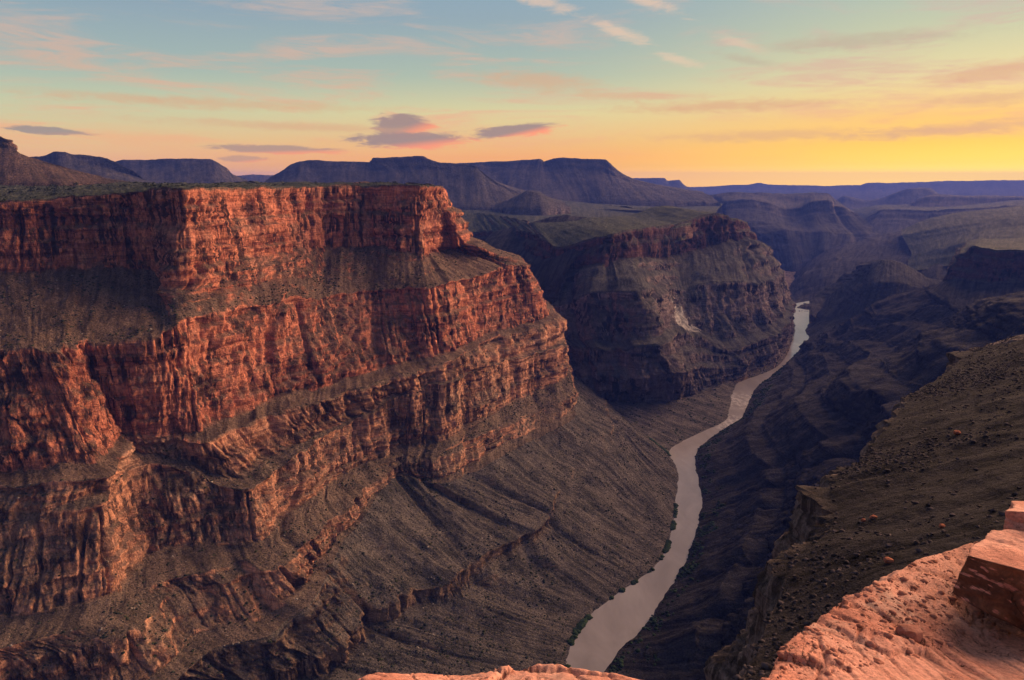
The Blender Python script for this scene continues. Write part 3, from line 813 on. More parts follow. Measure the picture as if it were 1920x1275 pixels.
# green right-hand bench with terraces
layer('terrace_hill', [
    rowY([(1690, 430, 6900), (1760, 405, 7000), (1850, 392, 7000), (1960, 384, 7000)]),
    rowY([(1690, 440, 6300), (1780, 424, 6000), (1860, 412, 5800), (1960, 400, 5600)]),
    rowY([(1700, 455, 6000), (1790, 440, 5600), (1860, 430, 5300), (1960, 425, 5000)]),
    rowY([(1710, 475, 5600), (1780, 460, 5200), (1850, 446, 4800), (1960, 444, 4500)]),
    rowY([(1700, 510, 5000), (1770, 500, 4700), (1850, 490, 4300), (1960, 480, 4100)])],
    [M_PLAIN], 'terraced green grey bench below the far plateau', scale=2, seed=23, strata=1.4, right=True, kinds='SDtD')

# far walls on the left bank beyond the promontory
layer('far_canyon_wall', [
    rowY([(1180, 372, 11500), (1300, 366, 11500), (1400, 362, 11500), (1480, 363, 11500), (1540, 364, 11500), (1560, 372, 11500)]),
    rowY([(1180, 378, 10500), (1290, 370, 10500), (1390, 360, 10500), (1470, 362, 10500), (1545, 362, 10500), (1572, 380, 10300)]),
    rowY([(1180, 386, 10000), (1290, 380, 10000), (1390, 374, 9800), (1470, 376, 9800), (1550, 376, 9800), (1590, 388, 9800)]),
    rowY([(1180, 400, 9300), (1290, 388, 9200), (1400, 378, 9000), (1470, 388, 8900), (1545, 380, 8800), (1612, 398, 8800)]),
    rowY([(1180, 412, 9000), (1290, 404, 8900), (1400, 396, 8700), (1470, 404, 8600), (1550, 404, 8600), (1620, 404, 8600)]),
    rowY([(1200, 440, 8600), (1300, 430, 8500), (1400, 415, 8200), (1480, 422, 8200), (1560, 424, 8300), (1640, 424, 8300)]),
    rowY([(1250, 480, 8200), (1340, 470, 8000), (1430, 440, 7700), (1490, 430, 7700), (1580, 440, 7800), (1660, 450, 7800)]),
    rowY([(1300, 520, 7900), (1390, 515, 7600), (1450, 500, 7400), (1500, 490, 7300), (1570, 480, 7300), (1660, 470, 7300)]),
    rowY([(1300, 560, 7600), (1390, 560, 7300), (1450, 560, 7000), (1500, 545, 6900), (1570, 520, 6900), (1660, 500, 6900)])],
    [M_PLAIN, M_MESA, M_GREY], 'hazy violet canyon walls closing the gorge in the distance', seed=24, kinds='SCtCtDtD', ravine=22, rav_len=110, cuts=[('plateau_top', 0, 1), ('cap_cliff', 1, 4), ('lower_cliff', 4, 8)])

# green plain beyond the promontory
layer('plain_field', [
    rowY([(700, 352, 9500), (860, 356, 9000), (1000, 366, 8500), (1140, 376, 9000), (1280, 378, 10000), (1360, 378, 10500)]),
    rowY([(700, 372, 7000), (860, 382, 6600), (1000, 384, 6600), (1140, 390, 6800), (1270, 392, 7200), (1345, 394, 6500)]),
    rowY([(700, 400, 5600), (860, 404, 5400), (1000, 404, 5300), (1140, 404, 5400), (1265, 404, 5200), (1340, 402, 4700)]),
    rowY([(700, 430, 4700), (860, 428, 4600), (1000, 426, 4500), (1140, 424, 4400), (1255, 416, 4100), (1335, 405, 4000)]),
    rowY([(700, 445, 4300), (870, 440, 4200), (1000, 440, 4000), (1140, 442, 3600), (1250, 425, 3500), (1332, 408, 3800)]),
    rowY([(700, 475, 4250), (870, 470, 4150), (1000, 470, 3950), (1140, 472, 3550), (1250, 455, 3450), (1332, 438, 3750)])],
    [M_PLAIN], 'wide green grey plain stretching to the mesas', scale=3.0, seed=25, big=.35, gully=.6, rough=.7)

# mesas on the skyline
def mesa(name, label, top, cl, foot, seed, mats=None, scale=5.0, backd=2500, left=False, right=False, **kw):
    t = rowY(top)
    far = lambda p, d, dz: (p[0] * (1 + d / p[1]), p[1] + d, p[2] + dz)      # the mesa narrows away from us
    b0_ = [far(p, backd * .4, 4) for p in t]
    bb = [far(p, backd, -260) for p in t]
    f = rowY(foot)
    f2 = [(p[0], p[1] - 150, p[2] - 120) for p in f]
    L = loft(wider([bb, b0_, t, rowY(cl), f, f2], left, right), px=2.6, caps={0: 6, 1: 8, 4: 4}, scale=scale, seed=seed, amp=.6, kinds='SSDAA', block=1.4, **kw)
    return emit(L, name, mats or M_MESA, label=label, kind='structure')


mesa('mesa_hill', 'long stepped mesa with a raised flat top behind the red wall',
     [(505, 333, 7600), (548, 310, 7600), (578, 302, 7500), (690, 302, 7400), (700, 294, 7400), (785, 293, 7300), (822, 304, 7200), (880, 310, 7000), (905, 326, 6800), (950, 352, 6600), (1020, 372, 6400)],
     [(500, 337, 7500), (540, 322, 7400), (575, 314, 7300), (690, 318, 7200), (720, 320, 7100), (790, 320, 7050), (830, 320, 6950), (885, 322, 6800), (918, 340, 6650), (965, 362, 6450), (1030, 375, 6350)],
     [(490, 348, 7000), (535, 352, 6800), (575, 356, 6700), (690, 362, 6600), (720, 370, 6400), (790, 380, 6200), (830, 388, 6000), (890, 392, 5900), (940, 392, 5900), (1000, 386, 6000), (1060, 382, 6100)], 31, gully=1.5)
mesa('mesa_hill', 'broad flat topped mesa in the middle of the skyline',
     [(855, 306, 9600), (905, 303, 9500), (985, 300, 9400), (1012, 298, 9300), (1020, 302, 9300), (1048, 296, 9200), (1130, 299, 9000), (1150, 313, 8900), (1170, 328, 8900), (1230, 346, 8900), (1320, 362, 8800)],
     [(850, 325, 9300), (905, 322, 9200), (975, 322, 9020), (1005, 319, 8960), (1030, 322, 8940), (1055, 318, 8900), (1130, 324, 8700), (1160, 336, 8600), (1190, 344, 8600), (1250, 355, 8600), (1330, 366, 8600)],
     [(850, 372, 8300), (905, 376, 8000), (960, 374, 7950), (1010, 371, 7900), (1050, 372, 7960), (1090, 376, 8000), (1140, 376, 7900), (1190, 376, 7900), (1230, 378, 7900), (1290, 380, 8000), (1350, 382, 8000)], 33, gully=1.5)
mesa('mesa_hill', 'pale cliffed mesa with a small peak on the skyline',
     [(20, 298, 5600), (80, 292, 5500), (112, 283, 5400), (135, 289, 5400), (190, 294, 5300), (215, 303, 5200), (240, 318, 5100), (270, 335, 5000)],
     [(20, 306, 5450), (80, 302, 5350), (112, 300, 5250), (140, 304, 5200), (195, 312, 5150), (222, 322, 5100), (248, 330, 5050), (275, 338, 4950)],
     [(20, 345, 4900), (80, 345, 4800), (112, 345, 4700), (150, 345, 4650), (200, 345, 4600), (235, 345, 4600), (260, 345, 4600), (290, 345, 4600)], 35, scale=3.5)
mesa('mesa_hill', 'rounded blue shaded mesa between two gaps of the skyline',
     [(200, 308, 7400), (225, 302, 7300), (300, 297, 7200), (345, 295, 7100), (395, 298, 7000), (420, 312, 6900), (438, 328, 6900), (465, 340, 6900)],
     [(200, 322, 7100), (225, 318, 7000), (300, 316, 6900), (345, 313, 6800), (400, 312, 6750), (425, 322, 6750), (442, 333, 6800), (468, 341, 6800)],
     [(200, 346, 6300), (225, 346, 6200), (300, 346, 6200), (345, 346, 6200), (400, 346, 6200), (430, 346, 6300), (450, 346, 6400), (475, 346, 6500)], 37)
mesa('ridge_hill', 'low blue ridge seen through a gap between mesas',
     [(420, 334, 14000), (450, 330, 14000), (500, 328, 14000), (540, 328, 14000), (580, 332, 14000)],
     [(420, 338, 13500), (450, 336, 13500), (500, 335, 13500), (540, 335, 13500), (580, 337, 13500)],
     [(420, 347, 12500), (450, 347, 12500), (500, 347, 12500), (540, 347, 12500), (580, 347, 12500)], 39, scale=9)
mesa('red_hill', 'near reddish hill with a pale crag at the edge of the plateau',
     [(-200, 222, 2900), (-60, 244, 2800), (-8, 254, 2750), (14, 263, 2700), (30, 285, 2680), (64, 296, 2650), (104, 309, 2600), (160, 327, 2550), (235, 342, 2500)],
     [(-200, 250, 2750), (-60, 272, 2650), (0, 279, 2620), (28, 284, 2600), (48, 294, 2600), (80, 305, 2580), (120, 316, 2550), (180, 330, 2500), (250, 343, 2450)],
     [(-200, 345, 2150), (-60, 345, 2150), (0, 344, 2150), (40, 344, 2150), (80, 344, 2150), (120, 344, 2150), (160, 345, 2200), (220, 345, 2250), (280, 346, 2300)], 41, scale=1.6, backd=900, left=True,
     mats=rock_mat('red_hill_rock', [(.12, .07, .05), (.30, .16, .10), (.36, .22, .14), (.2, .11, .08)], (.24, .19, .15), VARN, (.075, .055, .042), (.15, .095, .07), (.02, .024, .012), scale=2, scrub_amt=1.0))
mesa('butte_hill', 'small red cone hill at the foot of the stepped mesa',
     [(930, 384, 5900), (965, 372, 5800), (990, 358, 5750), (1010, 362, 5700), (1030, 372, 5700), (1060, 382, 5700)],
     [(928, 387, 5850), (960, 378, 5700), (988, 370, 5600), (1012, 372, 5550), (1035, 379, 5600), (1065, 385, 5650)],
     [(925, 392, 5700), (955, 390, 5500), (985, 389, 5400), (1015, 389, 5350), (1040, 389, 5450), (1070, 389, 5600)], 43, scale=3, backd=600)
mesa('blue_ridge_hill', 'thin hazy blue ridge right of the broad mesa',
     [(1150, 334, 19000), (1200, 335, 19000), (1245, 335, 19000), (1252, 340, 19000), (1270, 338, 19000), (1285, 350, 19000), (1310, 358, 19000)],
     [(1150, 345, 18500), (1200, 346, 18500), (1245, 346, 18500), (1255, 348, 18500), (1272, 347, 18500), (1290, 355, 18500), (1315, 361, 18500)],
     [(1150, 366, 17000), (1200, 366, 17000), (1245, 366, 17000), (1255, 366, 17000), (1272, 366, 17000), (1295, 367, 17000), (1320, 368, 17000)], 45, scale=9, mats=M_FAR)
mesa('horizon_plateau_hill', 'straight blue plateau edge closing the far horizon',
     [(1240, 352, 26000), (1300, 351, 26000), (1390, 348, 26000), (1422, 344, 26000), (1440, 347, 26000), (1600, 349, 26000), (1640, 344, 26000), (1750, 342, 26000), (1960, 339, 26000), (2200, 337, 26000)],
     [(1240, 357, 25000), (1300, 357, 25000), (1390, 355, 25000), (1422, 353, 25000), (1440, 354, 25000), (1600, 356, 25000), (1640, 353, 25000), (1750, 351, 25000), (1960, 349, 25000), (2200, 348, 25000)],
     [(1240, 376, 20000), (1300, 376, 20000), (1390, 376, 20000), (1422, 376, 20000), (1440, 376, 20000), (1600, 378, 20000), (1640, 380, 20000), (1750, 380, 20000), (1960, 378, 20000), (2200, 376, 20000)], 47, scale=12, mats=M_FAR, right=True)
mesa('far_butte_hill', 'hazy far butte with a sloping shoulder before the horizon',
     [(1560, 385, 15000), (1585, 370, 15000), (1620, 378, 15000), (1660, 372, 15000), (1690, 358, 15000), (1715, 354, 15000), (1740, 355, 15000), (1762, 368, 15000), (1800, 376, 15000)],
     [(1560, 389, 14700), (1585, 380, 14700), (1620, 384, 14700), (1660, 380, 14700), (1692, 366, 14700), (1716, 363, 14700), (1742, 364, 14700), (1766, 374, 14700), (1805, 380, 14700)],
     [(1550, 412, 13000), (1580, 412, 13000), (1620, 412, 13000), (1660, 412, 13000), (1692, 412, 13000), (1716, 412, 13000), (1742, 412, 13000), (1770, 412, 13000), (1810, 412, 13000)], 49, scale=7, mats=M_FAR)
mesa('far_mesa_hill', 'long low dark mesa on the right of the horizon',
     [(1708, 388, 11800), (1728, 371, 11800), (1745, 368, 11800), (1830, 370, 11800), (1960, 371, 11800), (2100, 372, 11800)],
     [(1704, 391, 11600), (1722, 382, 11600), (1742, 379, 11600), (1830, 380, 11600), (1960, 380, 11600), (2100, 380, 11600)],
     [(1700, 400, 11000), (1720, 400, 11000), (1742, 400, 11000), (1830, 400, 11000), (1960, 398, 11000), (2100, 398, 11000)], 51, scale=6, mats=M_MESA, backd=1200, right=True)

# ------------------------------------------------------------------ ground sheet to the horizon and the river
def ground():
    n = 60
    r = np.concatenate([[0], np.geomspace(400, 26000, n)])
    a = np.linspace(0, 2 * math.pi, 97)[:-1]
    vs, fs = [], []
    for ri in r:
        for t in a:
            vs.append((ri * math.sin(t), ri * math.cos(t), -60.0))
    for i in range(len(r) - 1):
        for j in range(96):
            fs.append((i * 96 + j, i * 96 + (j + 1) % 96, (i + 1) * 96 + (j + 1) % 96, (i + 1) * 96 + j))
    o = mesh_from('ground', np.array(vs), np.array(fs), M_SLOPE)
    set_props(o, 'desert ground far below and beyond the canyon country', 'structure')


ground()


def river():
    mt = bpy.data.materials.new('muddy_water')
    mt.use_nodes = True
    b = NB(mt.node_tree)
    pos = b.n('ShaderNodeNewGeometry').outputs['Position']
    n1 = b.noise(b.vm('MULTIPLY', pos, (.012, .006, .01)), 1, 5, .6, .6)
    col = b.ramp(n1, [(0.3, (.225, .195, .18)), (0.55, (.28, .245, .23)), (0.75, (.33, .295, .275))])
    # white water at the rapids
    def near(p, r):
        d = b.vm('LENGTH', b.vm('SUBTRACT', pos, p))
        return b.ss(d, r, r * .35)
    fo = b.m('MAXIMUM', near(P(1390, 752, z=0), 150), near(P(1368, 792, z=0), 130))
    fn = b.noise(b.vm('MULTIPLY', pos, (.05, .03, .05)), 1, 6, .7)
    f = b.m('MULTIPLY', fo, b.ss(fn, .42, .62))
    col = b.mix(b.m('MULTIPLY', f, .8), col, (.55, .5, .47))
    w = b.noise(b.vm('MULTIPLY', pos, (.09, .05, .05)), 1, 5, .6, .4)
    bp = b.n('ShaderNodeBump')
    bp.inputs['Strength'].default_value = .14
    bp.inputs['Distance'].default_value = 1.0
    b.put(bp.inputs['Height'], w)
    bs = b.n('ShaderNodeBsdfPrincipled')
    b.put(bs.inputs['Base Color'], col)
    bs.inputs['Roughness'].default_value = .14
    bs.inputs['IOR'].default_value = 1.33
    b.t.links.new(bp.outputs[0], bs.inputs['Normal'])
    out = b.n('ShaderNodeOutputMaterial')
    b.t.links.new(bs.outputs[0], out.inputs[0])
    left = [P(u, v, z=0) for (u, v) in [(1030, 1400), (1066, 1228), (1085, 1175), (1140, 1125), (1228, 1068), (1240, 1000), (1268, 930), (1258, 860), (1262, 838), (1335, 802), (1368, 775), (1376, 722), (1455, 688), (1484, 640), (1484, 605), (1486, 570)]]
    right = [P(u, v, z=0) for (u, v) in [(1080, 1400), (1146, 1250), (1215, 1165), (1270, 1090), (1289, 1045), (1312, 980), (1317, 930), (1310, 880), (1304, 852), (1350, 808), (1395, 772), (1428, 722), (1470, 690), (1512, 650), (1505, 605), (1512, 565)]]
    vs = []
    for l, r in zip(left, right):
        d = np.array(r) - np.array(l)
        d /= np.linalg.norm(d)
        vs += [np.array(l) - d * 40, np.array(r) + d * 40]
    vs = np.array(vs)
    vs[:, 2] = 0
    fs = [(2 * i, 2 * i + 1, 2 * i + 3, 2 * i + 2) for i in range(len(left) - 1)]
    o = mesh_from('river', vs, np.array(fs), mt)
    set_props(o, 'muddy brown river winding along the canyon floor', 'structure')


river()


# ------------------------------------------------------------------ loose scrub, stones and bushes
def blob_mesh(n_sub=0, seed=0, flat=0.7):
    """small irregular rounded lump, base at z = 0"""
    r = random.Random(seed)
    v = [(0, 0, 1), (1, 0, .45), (.3, .95, .4), (-.8, .6, .45), (-.8, -.6, .4), (.3, -.95, .45), (.75, .55, -.2), (-.3, .9, -.2), (-1, 0, -.2), (-.3, -.9, -.2), (.75, -.55, -.2)]
    f = [(0, 1, 2), (0, 2, 3), (0, 3, 4), (0, 4, 5), (0, 5, 1), (1, 6, 2), (2, 7, 3), (3, 8, 4), (4, 9, 5), (5, 10, 1), (2, 6, 7), (3, 7, 8), (4, 8, 9), (5, 9, 10), (1, 10, 6)]
    return np.array([[c * (0.75 + 0.5 * r.random()) for c in p] for p in v]) * (1, 1, flat), np.array(f)


def chip_mesh(seed):
    """sharp broken stone"""
    r = random.Random(seed)
    v = [(0, 0, .9), (1, .2, .1), (.1, 1, .2), (-1, -.1, .15), (-.2, -1, .1), (0, 0, -.4)]
    f = [(0, 1, 2), (0, 2, 3), (0, 3, 4), (0, 4, 1), (5, 2, 1), (5, 3, 2), (5, 4, 3), (5, 1, 4)]
    return np.array([[c + .55 * (r.random() - .5) for c in p] for p in v]) * (1.1, .9, .75), np.array(f)


def scatter(name, L, mask, n, smin, smax, mat, label, kind='stuff', seed=1, flat=.7, power=2.0, sink=.15, chips=False):
    """n small lumps standing on the grid points of L where mask holds, as one mesh"""
    r = np.random.default_rng(seed)
    g = L['g']
    idx = np.argwhere(mask)
    # even density in the place: weight by cell area
    du = np.linalg.norm(np.gradient(g, axis=1), axis=2) * np.linalg.norm(np.gradient(g, axis=0), axis=2)
    cl_ = fbm(g[..., 0] / 45 + seed, g[..., 1] / 45, g[..., 2] / 45, 3)
    w = (du * (.12 + sstep(-.15, .45, cl_) * 1.6))[mask]
    w = np.minimum(w, np.percentile(w, 97))
    pick = r.choice(len(idx), size=n, p=w / w.sum())
    pos = g[idx[pick, 0], idx[pick, 1]] + r.normal(0, 1, (n, 3)) * (smin, smin, 0)
    size = smin + (smax - smin) * r.random(n) ** power
    V, Fc = [], []
    shapes = [chip_mesh(k + 3) if chips else blob_mesh(0, k, flat) for k in range(7)]
    for k in range(7):
        sel = np.arange(n) % 7 == k
        m = sel.sum()
        v, f = shapes[k]
        a = r.random(m) * 6.283
        sx = size[sel][:, None]
        vx = (v[:, 0] * np.cos(a)[:, None] - v[:, 1] * np.sin(a)[:, None]) * sx
        vy = (v[:, 0] * np.sin(a)[:, None] + v[:, 1] * np.cos(a)[:, None]) * sx
        vz = v[:, 2][None] * sx * (0.7 + .6 * r.random((m, 1))) - sink * sx
        vv = np.stack([vx, vy, vz], -1) + pos[sel][:, None]
        off = sum(len(q) for q in V)
        V.append(vv.reshape(-1, 3))
        Fc.append((f[None] + (np.arange(m) * len(v))[:, None, None] + off).reshape(-1, 3))
    o = mesh_from(name, np.concatenate(V), np.concatenate(Fc), mat, smooth=False)
    return set_props(o, label, kind)


def plain_mat(name, ca, cb, sc, rough=.9, bump=.0):
    mt = bpy.data.materials.new(name)
    mt.use_nodes = True
    b = NB(mt.node_tree)
    pos = b.n('ShaderNodeNewGeometry').outputs['Position']
    n = b.noise(pos, sc, 4, .65)
    col = b.mix(b.ss(n, .36, .64), ca, cb)
    bs = b.n('ShaderNodeBsdfPrincipled')
    b.put(bs.inputs['Base Color'], col)
    bs.inputs['Roughness'].default_value = rough
    bs.inputs['Specular IOR Level'].default_value = .03
    if bump:
        bp = b.n('ShaderNodeBump')
        bp.inputs['Strength'].default_value = .6
        bp.inputs['Distance'].default_value = bump
        b.put(bp.inputs['Height'], b.noise(pos, sc * 3, 6, .7))
        b.t.links.new(bp.outputs[0], bs.inputs['Normal'])
    out = b.n('ShaderNodeOutputMaterial')
    b.t.links.new(bs.outputs[0], out.inputs[0])
    return mt


M_SCRUB = plain_mat('scrub_leaves', (.016, .020, .010), (.040, .046, .022), .12)
M_RIVERSCRUB = plain_mat('riverside_leaves', (.012, .022, .010), (.03, .05, .02), .05)
M_STONE = plain_mat('slope_stones', (.12, .10, .085), (.33, .28, .24), .07)
M_DSTONE = plain_mat('dark_stones', (.013, .0115, .0135), (.085, .066, .072), .9)


def in_view(L, lo=-40, hi=1960, vb=1320):
    u, v = project(L['g'])
    return (u > lo) & (u < hi) & (v < vb)


def rows_mask(L, a, b_):
    return ((L['ri'] >= a) & (L['ri'] < b_))[:, None] & np.ones(L['g'].shape[1], bool)[None]


vw = in_view(Lw)
scatter('slope_scrub', Lw, vw & rows_mask(Lw, 2, 3) & (L_ok := Lw['talus'] > .5), 3600, .8, 3.2, M_SCRUB, 'dark desert shrubs dotted over the upper debris slope', seed=1)
scatter('lower_slope_scrub', Lw, vw & rows_mask(Lw, 7, 12) & L_ok, 7000, .7, 3.1, M_SCRUB, 'dark desert shrubs dotted over the long lower debris slope', seed=2)
scatter('ledge_scrub', Lw, vw & rows_mask(Lw, 4, 8) & L_ok, 1800, .8, 3.0, M_SCRUB, 'shrubs growing along the ledges of the red wall', seed=3)
scatter('slope_rubble', Lw, vw & rows_mask(Lw, 2, 12) & L_ok, 5000, .4, 3.2, M_STONE, 'pale fallen stones strewn over the debris slopes', seed=4, power=5, chips=True)
scatter('river_scrub', Lw, vw & rows_mask(Lw, 12, 13) & (Lw['g'][..., 2] > .3) & (Lw['g'][..., 2] < 15), 4500, 1.8, 6.5, M_RIVERSCRUB, 'dark green thicket lining the water under the red wall', seed=5)
scatter('plateau_scrub', Lw, vw & rows_mask(Lw, 0, 1) & (Lw['g'][..., 1] < 2400), 2600, .8, 3.6, M_SCRUB, 'low scrub covering the flat plateau above the red wall', seed=9)
vm_ = in_view(Lm)
scatter('terrace_scrub', Lm, vm_ & rows_mask(Lm, 6, 7) & (Lm['g'][..., 2] > 1), 1500, 1.5, 5, M_RIVERSCRUB, 'green thicket on the river terrace below the promontory', seed=6)
vr = in_view(Lr)
scatter('bank_scrub', Lr, vr & rows_mask(Lr, 4, 5) & (Lr['g'][..., 2] > .5) & (Lr['g'][..., 2] < 24), 2600, 1.8, 5.5, M_RIVERSCRUB, 'dark thicket lining the water under the black lava slope', seed=7)
vg = in_view(Lg, 0, 2400)
scatter('slope_gravel', Lg, vg & rows_mask(Lg, 0, 2), 36000, .14, 1.2, M_DSTONE, 'countless dark stones covering the near gravel slope', seed=8, power=3.5, flat=.6, chips=True)


# ------------------------------------------------------------------ the overlook ledge at our feet
def ledge_mat(name='orange_sandstone', varnish_or_shade=False):
    mt = bpy.data.materials.new(name)
    mt.use_nodes = True
    b = NB(mt.node_tree)
    pos = b.n('ShaderNodeNewGeometry').outputs['Position']
    big = b.noise(pos, 1.6, 6, .62, .3)
    col = b.ramp(big, [(.3, (.34, .115, .08)), (.45, (.50, .20, .138)), (.58, (.60, .285, .21)), (.72, (.46, .17, .115))])
    fine = b.noise(pos, 45, 9, .75)
    col = b.mix(1.0, col, b.ramp(fine, [(.28, (.28, .24, .22)), (.46, (.95, .95, .95)), (.72, (1.5, 1.5, 1.5))]), 'MULTIPLY')
    pale = b.m('MULTIPLY', b.ss(b.noise(pos, 2.3, 5, .65), .55, .72), .55)
    col = b.mix(pale, col, (.50, .36, .29))
    spot = b.m('MULTIPLY', b.ss(b.noise(pos, 34, 4, .6), .62, .70), b.ss(b.noise(pos, 4, 4, .6), .45, .6))
    col = b.mix(b.m('MULTIPLY', spot, .75), col, (.05, .035, .03))
    cr = b.noise(b.vm('ADD', pos, b.n('ShaderNodeCombineXYZ').outputs[0]), 1.9, 5, .6, 1.1)
    crk = b.m('MULTIPLY', b.ss(b.m('ABSOLUTE', b.m('SUBTRACT', cr, .5)), .006, .0015), b.ss(b.noise(pos, 1.3, 3), .5, .6))
    col = b.mix(b.m('MULTIPLY', crk, .8), col, (.06, .025, .018))
    if varnish_or_shade:                                      # painted-in shade
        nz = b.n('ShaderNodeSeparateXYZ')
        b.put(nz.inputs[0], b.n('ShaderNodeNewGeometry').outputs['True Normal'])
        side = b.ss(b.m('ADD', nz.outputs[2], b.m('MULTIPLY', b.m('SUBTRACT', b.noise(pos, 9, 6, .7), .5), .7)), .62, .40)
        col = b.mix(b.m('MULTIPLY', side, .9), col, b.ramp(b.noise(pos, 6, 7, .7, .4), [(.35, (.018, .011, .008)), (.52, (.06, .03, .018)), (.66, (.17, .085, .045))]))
    h = b.m('ADD', b.m('MULTIPLY', b.noise(pos, 7, 9, .68), .7), b.m('MULTIPLY', fine, .25))
    h = b.m('SUBTRACT', h, b.m('MULTIPLY', crk, .35))
    bp = b.n('ShaderNodeBump')
    bp.inputs['Strength'].default_value = .9
    bp.inputs['Distance'].default_value = .035
    b.put(bp.inputs['Height'], h)
    bs = b.n('ShaderNodeBsdfPrincipled')
    b.put(bs.inputs['Base Color'], col)
    bs.inputs['Roughness'].default_value = .85
    bs.inputs['Specular IOR Level'].default_value = .2
    b.t.links.new(bp.outputs[0], bs.inputs['Normal'])
    out = b.n('ShaderNodeOutputMaterial')
    b.t.links.new(bs.outputs[0], out.inputs[0])
    return mt


M_LEDGE = ledge_mat()
M_BLOCK = ledge_mat('shade_sided_sandstone', True)
ed = [(560, 1330, 1.95), (640, 1292, 1.95), (700, 1264, 1.95), (790, 1262, 2.0), (870, 1262, 2.02), (945, 1246, 2.05), (1045, 1241, 2.08), (1070, 1246, 2.06), (1140, 1254, 2.0), (1240, 1275, 1.95), (1330, 1320, 1.9),
      (1390, 1300, 2.1), (1413, 1272, 2.3), (1447, 1223, 2.5), (1487, 1180, 2.7), (1525, 1150, 2.85), (1573, 1130, 3.0), (1627, 1097, 3.2), (1687, 1067, 3.45), (1747, 1042, 3.7), (1803, 1027, 3.9), (1870, 1012, 4.1), (1960, 1000, 4.3), (2100, 990, 4.5)]
lE = rowY(ed)
lN = rowY([(u + (0 if u < 1350 else min((u - 1350) * .25, 60)), 1345, 1.62 + .0004 * max(u - 1350, 0)) if u < 1400 else (u + 25, 0.45 * v + .55 * 1345, .45 * Y + .55 * 1.95) for (u, v, Y) in ed])
lM = [tuple(.55 * a + .45 * b_ for a, b_ in zip(p, q_)) for p, q_ in zip(lE, lN)]
lM = [(p[0], p[1], p[2] + (.03 if k < 10 else .02)) for k, p in enumerate(lM)]
lNN = [(p[0] * 1.15, p[1] * .35 - .3, CAM_Z - 1.75) for p in lN]
lD = [(p[0] - .03, p[1] + .10, p[2] - .10) for p in lE]
lD2 = [(p[0] - .12, p[1] + .25, p[2] - 1.6) for p in lE]
lD3 = [(p[0] - .3, p[1] + .7, p[2] - 9) for p in lE]
lD4 = [(p[0] - 3, p[1] + 6, p[2] - 75) for p in lE]
Ll = loft([lNN, lN, lM, lE, lD, lD2, lD3, lD4], px=2.6, caps={0: 14, 4: 40, 5: 14, 6: 4}, scale=.012, seed=17, big=.55, strata=.25, flute=.6, gully=0, rough=.5, kinds='SSStVVV', block=.4)


def fracture(L, n=240, seed=2, step=.010, gap=.016):
    """break the ledge surface into plates with open joints between them"""
    r = np.random.default_rng(seed)
    g = L['g']
    x, y = g[..., 0], g[..., 1]
    wx = x + .07 * fbm(x * 5, y * 5, None, 3)
    wy = y + .07 * fbm(x * 5 + 9, y * 5, None, 3)
    c = np.stack([r.uniform(-1.2, 4.2, n), r.uniform(1.2, 4.6, n)], 1)
    h = r.normal(0, 1, n)
    tx, ty = r.normal(0, .06, n), r.normal(0, .06, n)
    d1 = np.full(x.shape, 9e9)
    d2 = np.full(x.shape, 9e9)
    i1 = np.zeros(x.shape, int)
    for k in range(n):
        d = (wx - c[k, 0]) ** 2 + ((wy - c[k, 1]) * 1.25) ** 2
        nearer = d < d1
        d2 = np.where(nearer, d1, np.minimum(d2, d))
        i1 = np.where(nearer, k, i1)
        d1 = np.minimum(d1, d)
    e = np.sqrt(d2) - np.sqrt(d1)
    up = (L['ri'] <= 3)[:, None]
    big_ = sstep(-.2, .4, fbm(x * 1.3 + 3, y * 1.3, None, 2))
    dz = (step * h[i1] + tx[i1] * (wx - c[i1, 0]) + ty[i1] * (wy - c[i1, 1])) * (.25 + .75 * big_) - gap * sstep(.03, .0, e) * (.3 + .7 * big_)
    dz += .008 * fbm(x * 18, y * 18, None, 5, .65) - .012 * sstep(.9, 1.0, ridge(x * 7 + 2 * y, y * 5)) - .010 * sstep(.88, 1.0, ridge(x * 11, y * 16 + x * 3))
    g[..., 2] += np.where(up, dz, 0)


fracture(Ll)
emit(Ll, 'rock_ledge', M_LEDGE, label='orange sandstone ledge of the overlook at the bottom edge', category='rock ledge')


